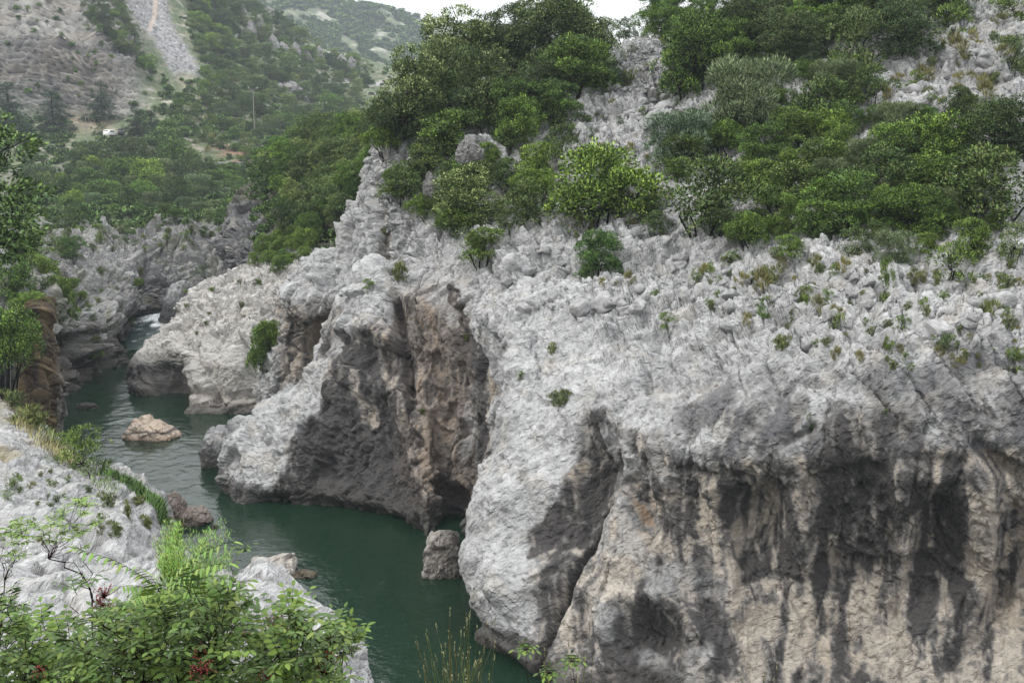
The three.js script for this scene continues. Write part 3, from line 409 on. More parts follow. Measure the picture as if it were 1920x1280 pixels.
// ---- wooded slope of the right bank upstream, with the dark grey crag at its foot
const woodCols = [
  col(430, 500, 140, 428, 460, 142, 440, 425, 144, 455, 388, 146, 478, 352, 150, 490, 312, 156, 500, 292, 165, 515, 300, 185),
  col(437, 500, 118, 432, 460, 120, 436, 420, 122, 450, 385, 126, 470, 350, 132, 480, 310, 140, 492, 292, 150, 510, 300, 180),
  col(470, 510, 112, 465, 470, 114, 470, 430, 117, 490, 390, 121, 515, 345, 127, 530, 300, 135, 545, 272, 146, 570, 280, 175),
  col(530, 515, 100, 535, 460, 106, 545, 420, 110, 560, 375, 115, 590, 325, 121, 610, 280, 129, 630, 250, 140, 650, 260, 170),
  col(610, 510, 93, 620, 450, 98, 635, 400, 102, 650, 350, 107, 670, 300, 113, 690, 260, 120, 710, 235, 130, 730, 245, 160),
  col(700, 510, 88, 700, 440, 91, 710, 390, 95, 720, 340, 100, 735, 290, 106, 750, 255, 112, 765, 232, 122, 790, 240, 150),
  col(820, 510, 88, 820, 440, 91, 820, 390, 95, 820, 340, 100, 820, 290, 106, 830, 255, 112, 840, 240, 122, 850, 245, 150),
];
sheet('wooded_slope', woodCols, {
  q: 3, drop: 6, mat: farRockMat, kind: 'structure', label: 'steep wooded slope of the right bank upstream with a dark grey crag at its foot',
  disp(p, n, px, py, v, u, c) { let h = 1.2 * fbm(p[0] / 9, p[1] / 9, p[2] / 9, 3) + broken(p, 2.2, 0.8, c, 1.6) + 0.6 * flutes(p, 0.35, 0.35); h += 0.5 * broken(p, 0.9, 0.5, c) + 0.15 * fbm(p[0] * 1.6, p[1] * 1.6, p[2] * 1.6, 3); return h; },
  color(p, n, px, py, v, h, c, o) {
    limestone(p, c, o, 0.5, 0.8); mixInto(o, [0.16, 0.16, 0.17], 0.5);
    const crag = sstep(530, 490, px - (py - 440) * 0.4) * sstep(370, 395, py); limestone(p, c, o, lerp(0.5, 0.3, crag), 0.9);
    mixInto(o, LIGHT, 0.7 * sstep(470, 495, py) * (1 - crag)); mixInto(o, [0.08, 0.085, 0.045], (1 - crag) * sstep(485, 460, py) * 0.85);
  },
});

// ---- the far hillsides
const hillRelief = strokes([[30, 5, 60, 60, 130, 120], [20, -5, 150, 40, 165, 130], [26, 4, 200, 130, 250, 150], [16, 4, 330, 250, 355, 300]]);
sheet('left_hillside', [
  col(-420, 430, 150, -420, 380, 190, -420, 320, 230, -420, 268, 252, -420, 232, 266, -420, 180, 285, -420, 90, 300, -420, -20, 330, -420, -160, 380, -420, -180, 460),
  col(-100, 430, 152, -100, 380, 192, -100, 320, 232, -100, 266, 254, -100, 236, 266, -100, 190, 282, -100, 90, 296, -100, 0, 322, -100, -120, 372, -100, -140, 450),
  col(60, 425, 152, 60, 380, 192, 60, 318, 232, 60, 264, 254, 60, 238, 266, 60, 200, 280, 60, 90, 292, 60, 20, 316, 60, -80, 366, 60, -110, 440),
  col(160, 425, 155, 160, 380, 195, 160, 312, 234, 160, 262, 254, 165, 240, 266, 165, 200, 279, 165, 100, 290, 165, 30, 312, 170, -60, 362, 170, -90, 440),
  col(250, 422, 158, 250, 378, 198, 250, 312, 234, 255, 262, 256, 260, 238, 268, 265, 190, 286, 268, 120, 305, 272, 40, 330, 285, -50, 370, 285, -80, 440),
  col(330, 420, 160, 330, 376, 200, 330, 322, 232, 335, 290, 246, 340, 240, 266, 345, 190, 290, 350, 130, 318, 345, 50, 350, 345, -40, 392, 345, -70, 460),
  col(410, 415, 165, 410, 372, 205, 410, 324, 236, 412, 290, 250, 420, 240, 278, 430, 190, 305, 430, 130, 340, 425, 60, 380, 425, -20, 425, 435, -40, 500),
  col(500, 412, 170, 500, 370, 210, 500, 326, 240, 500, 290, 256, 505, 245, 284, 510, 200, 315, 512, 150, 350, 512, 95, 395, 510, 50, 440, 520, 45, 520),
  col(590, 410, 175, 590, 368, 215, 590, 328, 245, 590, 290, 264, 590, 250, 292, 590, 210, 325, 590, 165, 362, 590, 125, 410, 590, 98, 455, 600, 98, 540),
  col(680, 410, 180, 680, 368, 220, 680, 328, 252, 680, 290, 272, 680, 255, 300, 680, 220, 335, 680, 185, 372, 680, 150, 420, 680, 122, 470, 690, 125, 550),
  col(860, 410, 190, 860, 368, 230, 860, 328, 262, 860, 290, 285, 860, 260, 312, 860, 230, 345, 860, 200, 385, 860, 175, 430, 860, 150, 485, 860, 155, 560),
], {
  q: 3.2, mat: farRockMat, uvScale: 8, kind: 'structure', label: 'steep hillside beyond the gorge with layered cliffs, a grey scree run and dark scrub',
  disp(p, n, px, py, v, u, c) {
    const cliff = sstep(300, 230, px) * sstep(232, 195, py), w = 3 * noise(p[0] / 25, p[1] / 25, p[2] / 25);
    let h = 3.5 * fbm(p[0] / 24, p[1] / 24, p[2] / 24, 3) + cliff * hillRelief(px, py) * 0.35;
    const s = (p[1] + 0.1 * p[0] + w) / 3.1, f = s - Math.floor(s), s2 = s * 3.3 + 0.6 * noise(p[0] / 6, p[1] / 6, p[2] / 6), f2 = s2 - Math.floor(s2), id = hash3(Math.floor(s), 3, 7) % 97 / 97;
    h += (0.2 + cliff) * ((0.6 + id) * (f - 0.5) * 1.7 + 0.6 * (f2 - 0.5)) + cliff * (broken(p, 3.4, 0.5, c, 0.5, 0.3) + 0.7 * fbm(p[0] / 9, p[1] / 14, p[2] / 9, 3));
    h += broken(p, 2.6, 0.7, c, 0.6) * 0.5;
    // pinnacles along the ridge
    const pin = sstep(430, 480, px) * sstep(70, 40, Math.abs(py - (40 + (px - 450) * 0.45)) * 1.6); h += pin * Math.max(0, ridged(p[0] / 16, p[1] / 60, p[2] / 16, 2)) * 3;
    c[0] = id; c[1] = f2; c[2] = cliff; return h;
  },
  color(p, n, px, py, v, h, c, o) {
    const a = fbm(p[0] / 14, p[1] / 14, p[2] / 14, 4), b = fbm(p[0] / 4, p[1] / 2, p[2] / 4, 3), cliff = c[2];
    o[0] = 0.075; o[1] = 0.098; o[2] = 0.045; mixInto(o, [0.2, 0.19, 0.13], sstep(0.0, 0.35, b + 0.3 * a)); // scrub earth and dry grass
    const rock = [0.2 + 0.26 * b, 0.194 + 0.25 * b, 0.178 + 0.235 * b]; mixInto(rock, [0.21, 0.17, 0.125], 0.4 * sstep(-0.02, 0.25, fbm(p[0] / 20, p[1] / 9, p[2] / 20 + 5, 3))); mixInto(rock, [0.04, 0.036, 0.036], 0.9 * sstep(0.36, 0.1, c[1]) + 0.35 * sstep(0.6, 0.9, c[0]) + 0.5 * sstep(0.05, 0.3, fbm(p[0] / 5, p[1] / 14, p[2] / 5 + 9, 3)));
    mixInto(o, rock, cliff); mixInto(o, rock, 0.7 * sstep(0.16, 0.34, b + 0.25 * fbm(p[0] / 30, p[1] / 30, p[2] / 30, 2)));
    if (px > 430 && px < 720) mixInto(o, [0.28, 0.27, 0.265], sstep(0.06, 0.2, a) * sstep(90, 10, Math.abs(py - (55 + (px - 450) * 0.4)) * 1.8) * sstep(-0.1, 0.2, ridged(p[0] / 16, p[1] / 60, p[2] / 16, 2)));
    // the scree run and the dry path along it
    const k = py / 140, xs = 285 + (k < 0.35 ? (k - 0.2) * 20 : 0) + Math.max(0, k - 0.25) * 95, wd = 42 - 8 * k; const sc = sstep(wd, wd * 0.7, Math.abs(px - xs) + 6 * b * 3) * sstep(150, 128, py);
    { const g = 0.19 + 0.09 * b + 0.22 * noise(p[0] * 1.3, p[1] * 1.3, p[2] * 1.3); mixInto(o, [g, g * 0.985, g * 0.97], sc); } mixInto(o, [0.42, 0.33, 0.26], 0.7 * sstep(6, 2, Math.abs(px - (293 - 12 * sstep(20, 60, py)))) * sstep(70, 40, py));
    const spur = sstep(26, 6, Math.abs(px - 352 - (py - 150) * 0.42)) * sstep(125, 150, py) * sstep(270, 200, py); mixInto(o, [0.27, 0.235, 0.17], 0.6 * spur);
    const cut = sstep(120, 60, Math.abs(px - 390)) * sstep(26, 10, Math.abs(py - 292)); mixInto(o, [0.21, 0.18, 0.15], 0.5 * cut * sstep(-0.2, 0.3, b)); mixInto(o, [0.2, 0.1, 0.062], 0.75 * cut * sstep(-0.25, 0.2, b) * sstep(385, 430, px + 30 * b));
    mixInto(o, [0.24, 0.19, 0.14], 0.6 * sstep(60, 30, Math.abs(px - 165)) * sstep(26, 8, Math.abs(py - 228)));
  },
});
sheet('far_hill', [
  col(300, 230, 640, 300, 150, 720, 300, 80, 800, 300, 20, 870, 300, -60, 960, 300, -130, 1060, 300, -150, 1300),
  col(430, 230, 640, 430, 150, 720, 430, 80, 800, 430, 20, 870, 430, -40, 950, 430, -85, 1050, 430, -95, 1300),
  col(540, 230, 640, 540, 160, 720, 540, 100, 800, 540, 50, 870, 540, 10, 940, 545, -25, 1030, 545, -30, 1300),
  col(620, 240, 640, 620, 175, 720, 620, 120, 800, 620, 75, 870, 620, 35, 940, 625, 2, 1020, 625, 0, 1300),
  col(680, 250, 650, 680, 190, 730, 680, 135, 810, 680, 90, 880, 682, 50, 945, 684, 15, 1010, 686, 16, 1300),
  col(740, 260, 660, 740, 200, 740, 740, 145, 820, 740, 100, 890, 740, 60, 950, 742, 28, 1010, 744, 30, 1300),
  col(840, 280, 680, 840, 225, 760, 840, 175, 840, 840, 130, 910, 840, 95, 970, 842, 65, 1030, 844, 68, 1300),
  col(1000, 300, 700, 1000, 255, 780, 1000, 215, 860, 1000, 180, 930, 1000, 150, 990, 1000, 120, 1050, 1000, 122, 1300),
], {
  q: 4, mat: farRockMat, uvScale: 16, kind: 'structure', label: 'hazy far hill of green scrub and pale rocks under the sky',
  disp(p, n, px, py, v, u, c) { return 12 * fbm(p[0] / 70, p[1] / 70, p[2] / 70, 4) + 4 * Math.max(0, ridged(p[0] / 22, p[1] / 50, p[2] / 22, 3)); },
  color(p, n, px, py, v, h, c, o) {
    const a = fbm(p[0] / 30, p[1] / 30, p[2] / 30, 4), b = fbm(p[0] / 9, p[1] / 9, p[2] / 9, 4);
    o[0] = 0.075; o[1] = 0.09; o[2] = 0.05; mixInto(o, [0.13, 0.15, 0.07], sstep(-0.1, 0.3, b)); mixInto(o, [0.36, 0.34, 0.31], 0.55 * sstep(0.27, 0.45, a + 0.5 * b));
  },
});

// ---- near left bank: worn white rock
const nearRelief = strokes([[50, 0.8, 210, 1010], [16, -0.7, 150, 985, 170, 1040, 250, 1060], [14, -0.6, 0, 880, 60, 872, 110, 905], [14, 0.6, 215, 890, 250, 920], [10, -0.6, 235, 935, 262, 960], [20, 0.6, 275, 955], [40, 0.5, 500, 1110], [14, -0.5, 420, 1110, 440, 1160, 480, 1200], [24, 0.5, 240, 1090, 300, 1110], [16, -0.6, 230, 1075, 330, 1085], [10, -0.35, 0, 930, 80, 935, 150, 950]]);
sheet('near_left_bank', [
  col(-300, 735, 60, -50, 738, 59, 10, 752, 58, 50, 780, 57, 80, 796, 56, 98, 838, 56.5, 120, 900, 58),
  col(-300, 790, 53, -50, 795, 52, 40, 812, 52, 110, 842, 52.5, 162, 860, 53, 185, 895, 56, 190, 950, 57),
  col(-300, 860, 45, -50, 865, 44, 60, 875, 44.5, 150, 892, 46.5, 232, 902, 50.5, 255, 925, 53, 262, 985, 54),
  col(-300, 940, 39, -50, 940, 38, 70, 945, 38.5, 180, 955, 41, 284, 950, 47, 308, 978, 50, 312, 1030, 50),
  col(-300, 1030, 32, -50, 1025, 31.5, 80, 1020, 32.5, 200, 992, 36, 300, 1005, 41, 335, 1040, 44.5, 340, 1090, 45),
  col(-300, 1120, 26, -50, 1110, 25.5, 90, 1095, 26.5, 230, 1065, 29.5, 360, 1065, 34, 410, 1090, 38, 415, 1150, 40),
  col(-300, 1220, 20.5, -50, 1200, 20.5, 110, 1180, 21.5, 280, 1135, 23.5, 430, 1095, 26.5, 490, 1096, 29, 500, 1190, 33),
  col(-300, 1300, 16, -50, 1285, 16.5, 150, 1265, 17.5, 340, 1200, 19.5, 480, 1100, 23.5, 560, 1122, 24.8, 565, 1230, 28),
  col(-300, 1400, 12.5, 0, 1390, 12.8, 200, 1370, 13.5, 400, 1310, 15, 555, 1190, 18.5, 645, 1210, 20, 650, 1330, 23.5),
  col(-300, 1600, 9, 0, 1590, 9.2, 250, 1570, 9.8, 480, 1480, 11, 630, 1310, 14, 735, 1287, 17, 740, 1420, 20.5),
  col(-300, 2300, 5, 0, 2250, 5.2, 300, 2200, 5.6, 560, 1900, 7, 760, 1500, 10.5, 840, 1400, 14, 850, 1520, 18),
], {
  q: 4.3, ku: 1.15, kv: 1.0, drop: 0, uz: 0.7, mat: rockMat, kind: 'structure', label: 'worn white limestone bank sloping down to the river at the near left',
  disp(p, n, px, py, v, u, c) {
    const fs = Math.max(fissure(p, 0.35, 0.3, 0.03, 0.5), fissure([p[2], p[1], p[0]], 0.3, 0.3, 0.03, 0.4)); let h = nearRelief(px, py) - 0.22 * fs + 0.8 * fbm(p[0] / 4.5, p[1] / 4.5, p[2] / 4.5, 3);
    h += broken(p, 1.9, 0.22, c, 0.6, 0.12); const r = c[0], j = c[1]; h += broken(p, 0.5, 0.07, c, 0.7, 0.03) + 0.12 * fbm(p[0] * 2.2, p[1] * 2.2, p[2] * 2.2, 4) + 0.05 * ridged(p[0] * 5, p[1] * 5, p[2] * 5, 2); c[0] = (c[0] + r) / 2; c[1] = fs > 0.4 ? 0 : j; return h;
  },
  color(p, n, px, py, v, h, c, o) {
    limestone(p, c, o, 0.86, 0.85, 0.9); { const g = fbm(p[0] * 11, p[1] * 11, p[2] * 11, 3), q = 1 + 0.6 * g; o[0] *= q; o[1] *= q; o[2] *= q; mixInto(o, [0.12, 0.115, 0.11], 0.6 * sstep(0.16, 0.34, g)); } const edge = sstep(4.2, 5.2, v); mixInto(o, [0.3, 0.26, 0.22], 0.6 * edge * sstep(900, 960, py) * sstep(1060, 1000, py));
    const grass = sstep(0.0, 0.3, fbm(p[0] * 0.3, p[1] * 0.3, p[2] * 0.3, 3) + 0.35 * sstep(20, 0, Math.abs(py - 830)) * sstep(0, 60, px)); if (py < 860) mixInto(o, [0.2, 0.17, 0.09], 0.7 * grass);
    if (p[1] < 1) mixInto(o, [0.06, 0.052, 0.045], 0.8 * sstep(1.1, 0.3, p[1]));
  },
});
// the ledge under the camera, just out of the frame, where the near bushes root
sheet('near_ledge', [
  col(-900, 2600, 2.6, -900, 2000, 4.2, -900, 1700, 6, -900, 1600, 8, -900, 1900, 8.6),
  col(0, 2600, 2.6, 0, 2000, 4.2, 0, 1600, 6, 0, 1480, 7.6, 0, 1700, 8.4),
  col(700, 2600, 2.6, 700, 2000, 4, 700, 1620, 5.4, 700, 1500, 6.6, 700, 1800, 7.4),
  col(1100, 2600, 2.6, 1100, 2000, 3.8, 1100, 1600, 5.2, 1100, 1480, 6.2, 1100, 1800, 7),
  col(2300, 2600, 2.6, 2300, 2000, 3.6, 2300, 1700, 4.6, 2300, 1640, 5.6, 2300, 1900, 6.2),
], { q: 8, kind: 'structure', label: 'limestone ledge at the viewpoint', disp(p, n, px, py, v, u, c) { return broken(p, 0.6, 0.06, c) + 0.08 * fbm(p[0] * 2, p[1] * 2, p[2] * 2, 3); }, color(p, n, px, py, v, h, c, o) { limestone(p, c, o, 1.05, 0.4); } });

// ---- water
{
  const nx = 300, nz = 520, x0 = -52, x1 = 22, z0 = -16, z1 = -150, pos = new Float32Array((nx + 1) * (nz + 1) * 3), uv = new Float32Array((nx + 1) * (nz + 1) * 2), idx = [];
  for (let j = 0; j <= nz; j++) for (let i = 0; i <= nx; i++) {
    const x = lerp(x0, x1, i / nx), z = lerp(z0, z1, Math.pow(j / nz, 1.15)), k = j * (nx + 1) + i;
    const run = sstep(-46, -60, z) * 0.9 + 0.25 + 0.5 * sstep(0.1, 0.3, fbm(x / 6, 0.5, z / 9, 2)), rap = sstep(-96, -116, z);
    const y = run * (0.035 * fbm(x * 0.9 + z * 0.3, 1.5, z * 0.9, 3) + 0.022 * noise(x * 2.4, 4.5, z * 2.4)) + rap * (0.4 * fbm(x * 0.9, 2.5, z * 0.5, 3) + 0.5 * sstep(-112, -126, z));
    pos[k * 3] = x; pos[k * 3 + 1] = y; pos[k * 3 + 2] = z; uv[k * 2] = x / 5; uv[k * 2 + 1] = z / 5;
    if (i < nx && j < nz) idx.push(k, k + 1, k + nx + 1, k + 1, k + nx + 2, k + nx + 1);
  }
  const g = new THREE.BufferGeometry(); g.setAttribute('position', new THREE.BufferAttribute(pos, 3)); g.setAttribute('uv', new THREE.BufferAttribute(uv, 2)); g.setIndex(idx); g.computeVertexNormals();
  const m = new THREE.MeshPhysicalMaterial({ color: new THREE.Color(0.008, 0.022, 0.013), roughness: 0.06, ior: 1.33, bumpMap: reliefTexture(9, 512, 6), bumpScale: 0.02 });
  tag(part('water', g, m, scene), 'dark green river winding through the gorge', null, null, 'structure');
}
// ---------------------------------------------------------------- plant builders
class Geo { // collects triangles with vertex colours
  constructor() { this.p = []; this.n = []; this.c = []; this.i = []; }
  v(x, y, z, nx, ny, nz, c) { this.p.push(x, y, z); this.n.push(nx, ny, nz); this.c.push(c[0], c[1], c[2]); return this.p.length / 3 - 1; }
  build() { const g = new THREE.BufferGeometry(); g.setAttribute('position', new THREE.Float32BufferAttribute(this.p, 3)); g.setAttribute('normal', new THREE.Float32BufferAttribute(this.n, 3)); g.setAttribute('color', new THREE.Float32BufferAttribute(this.c, 3)); g.setIndex(this.i); return g; }
}
const norm3 = (x, y, z) => { const l = Math.hypot(x, y, z) || 1; return [x / l, y / l, z / l]; };
const cross = (a, b) => [a[1] * b[2] - a[2] * b[1], a[2] * b[0] - a[0] * b[2], a[0] * b[1] - a[1] * b[0]];
function blade(G, p, d, len, wid, out, c, r, soft = 0.45) { // one leaf-sized diamond, folded a little along its middle
  let s = cross(d, norm3(r() - 0.5, r() - 0.5, r() - 0.5)); s = norm3(...s);
  let n = cross(s, d); if (n[0] * out[0] + n[1] * out[1] + n[2] * out[2] < 0) n = [-n[0], -n[1], -n[2]];
  const m = norm3(n[0] * (1 - soft) + out[0] * soft, n[1] * (1 - soft) + out[1] * soft, n[2] * (1 - soft) + out[2] * soft), h = wid / 2, k = 0.45 * len;
  const a = G.v(p[0], p[1], p[2], ...m, c), b = G.v(p[0] + d[0] * k + s[0] * h, p[1] + d[1] * k + s[1] * h, p[2] + d[2] * k + s[2] * h, ...m, c), t = G.v(p[0] + d[0] * len, p[1] + d[1] * len, p[2] + d[2] * len, ...m, c), e = G.v(p[0] + d[0] * k - s[0] * h, p[1] + d[1] * k - s[1] * h, p[2] + d[2] * k - s[2] * h, ...m, c);
  G.i.push(a, b, t, a, t, e);
}
function limb(G, pts, r0, r1, c, seg = 6) { // a tapered tube through the points
  const N = pts.length; let prev = null;
  for (let k = 0; k < N; k++) {
    const a = pts[Math.max(0, k - 1)], b = pts[Math.min(N - 1, k + 1)], d = norm3(b[0] - a[0], b[1] - a[1], b[2] - a[2]);
    const s = norm3(...cross(d, Math.abs(d[1]) > 0.9 ? [1, 0, 0] : [0, 1, 0])), t = cross(s, d), R = lerp(r0, r1, k / (N - 1)), ring = [];
    for (let j = 0; j < seg; j++) { const q = j / seg * 2 * Math.PI, x = Math.cos(q), y = Math.sin(q), n = [s[0] * x + t[0] * y, s[1] * x + t[1] * y, s[2] * x + t[2] * y]; ring.push(G.v(pts[k][0] + n[0] * R, pts[k][1] + n[1] * R, pts[k][2] + n[2] * R, ...n, c)); }
    if (prev) for (let j = 0; j < seg; j++) { const j2 = (j + 1) % seg; G.i.push(prev[j], prev[j2], ring[j], prev[j2], ring[j2], ring[j]); }
    prev = ring;
  }
}
const bend = (a, b, k, r, n = 5) => { const o = []; for (let i = 0; i <= n; i++) { const t = i / n, s = Math.sin(t * Math.PI) * k; o.push([lerp(a[0], b[0], t) + (r() - 0.5) * s, lerp(a[1], b[1], t) + (r() - 0.5) * s * 0.6, lerp(a[2], b[2], t) + (r() - 0.5) * s]); } return o; };
function crown(seed, o) {
  const r = rng(seed), G = new Geo(), T = new Geo(), { w, h } = o, R = w / 2, lobes = [];
  for (let i = 0; i < o.lobes; i++) {
    const y = o.cone ? Math.pow(r(), 1.3) : (o.low ?? 0.06) + (0.9 - (o.low ?? 0.06)) * Math.pow(r(), 0.85), a = r() * 6.283 + i * 2.4;
    const prof = o.cone ? 1 - 0.88 * y : y > 0.42 ? Math.sqrt(Math.max(0, 1 - ((y - 0.42) / 0.6) ** 2)) : 0.72 + 0.28 * y / 0.42;
    const q = Math.pow(r(), 0.55) * 0.78 * prof * R, lr = o.cone ? R * (0.2 + 0.26 * (1 - y)) * (0.7 + 0.5 * r()) : R * (0.24 + 0.22 * r()) * (o.lobeK || 1);
    lobes.push([Math.cos(a) * q, y * h * (o.cone ? 0.95 : 0.86), Math.sin(a) * q, lr, 0.75 + 0.5 * r(), r()]);
  }
  const cum = []; let tot = 0; for (const l of lobes) { tot += l[3] * l[3]; cum.push(tot); }
  const fl = o.flat || 0.75;
  for (let i = 0; i < o.sprigs; i++) {
    const k = r() * tot; let li = 0; while (cum[li] < k) li++; const L = lobes[li];
    let y = r() * 2 - 1; if (y < -0.25 && r() < 0.75) y = -y; const a = r() * 6.283, q = Math.sqrt(1 - y * y), dir = [q * Math.cos(a), y, q * Math.sin(a)];
    const rad = L[3] * (0.62 + 0.4 * Math.sqrt(r())), x = L[0] + dir[0] * rad, yy = L[1] + dir[1] * rad * fl, z = L[2] + dir[2] * rad;
    if (noise(x * 1.1 / o.gap + seed, yy * 1.1 / o.gap, z * 1.1 / o.gap) < o.thin) continue;
    const f = 0.72 + 0.5 * r(), mixk = clamp(L[5] + (r() - 0.5) * 0.7, 0, 1), tip = y > 0.0 && r() < o.tipK * (0.5 + 0.9 * L[5]);
    const c0 = tip ? o.tip : [lerp(o.base[0], o.alt[0], mixk) * f, lerp(o.base[1], o.alt[1], mixk) * f, lerp(o.base[2], o.alt[2], mixk) * f];
    for (let m = 0; m < o.per; m++) {
      const s = o.spread, p = [x + (r() - 0.5) * s, yy + (r() - 0.5) * s * 0.7, z + (r() - 0.5) * s];
      const d = norm3(dir[0] + (r() - 0.5) * o.mess, dir[1] * 0.8 + o.up + (r() - 0.5) * o.mess, dir[2] + (r() - 0.5) * o.mess), j = 0.82 + 0.36 * r();
      blade(G, p, d, o.len * (0.7 + 0.6 * r()), o.wid * (0.7 + 0.6 * r()), dir, [c0[0] * j, c0[1] * j, c0[2] * j], r);
    }
  }
  const bc = o.bark || [0.1, 0.085, 0.072], foot = [0, -0.35 * h, 0], fork = [(r() - 0.5) * 0.1 * w, 0.28 * h, (r() - 0.5) * 0.1 * w], tr = o.trunk || 0.03 * w;
  if (o.cone) limb(T, bend(foot, [0, 0.94 * h, 0], 0.1, r), tr, tr * 0.2, bc);
  else {
    const stems = o.stems || 1;
    for (let s = 0; s < stems; s++) limb(T, bend([foot[0] + (r() - 0.5) * 0.05 * w * (stems - 1), foot[1], foot[2] + (r() - 0.5) * 0.05 * w * (stems - 1)], [fork[0] + (r() - 0.5) * 0.2 * w * (stems - 1), fork[1], fork[2] + (r() - 0.5) * 0.2 * w * (stems - 1)], 0.06 * w, r), tr, tr * 0.7, bc);
    for (let k = 0; k < Math.min(lobes.length, o.limbs || 12); k++) { const L = lobes[k]; limb(T, bend(fork, [L[0], L[1], L[2]], 0.14 * w, r), tr * 0.6, tr * 0.12, bc, 5); for (let q = 0; q < 2; q++) { const e = norm3(r() - 0.5, r() * 0.8, r() - 0.5); limb(T, bend([L[0] * 0.9, L[1] * 0.95, L[2] * 0.9], [L[0] + e[0] * L[3], L[1] + e[1] * L[3], L[2] + e[2] * L[3]], 0.04 * w, r, 3), tr * 0.2, tr * 0.06, bc, 4); } }
  }
  return { crown: G.build(), trunk: T.build(), w, h };
}
const OAK = { w: 5, h: 4.6, lobes: 30, sprigs: 4300, per: 6, len: 0.115, wid: 0.06, spread: 0.26, mess: 1.5, up: 0.15, gap: 0.9, thin: -0.22, tipK: 0.3, base: [0.03, 0.049, 0.017], alt: [0.055, 0.08, 0.028], tip: [0.14, 0.165, 0.08], trunk: 0.12 };
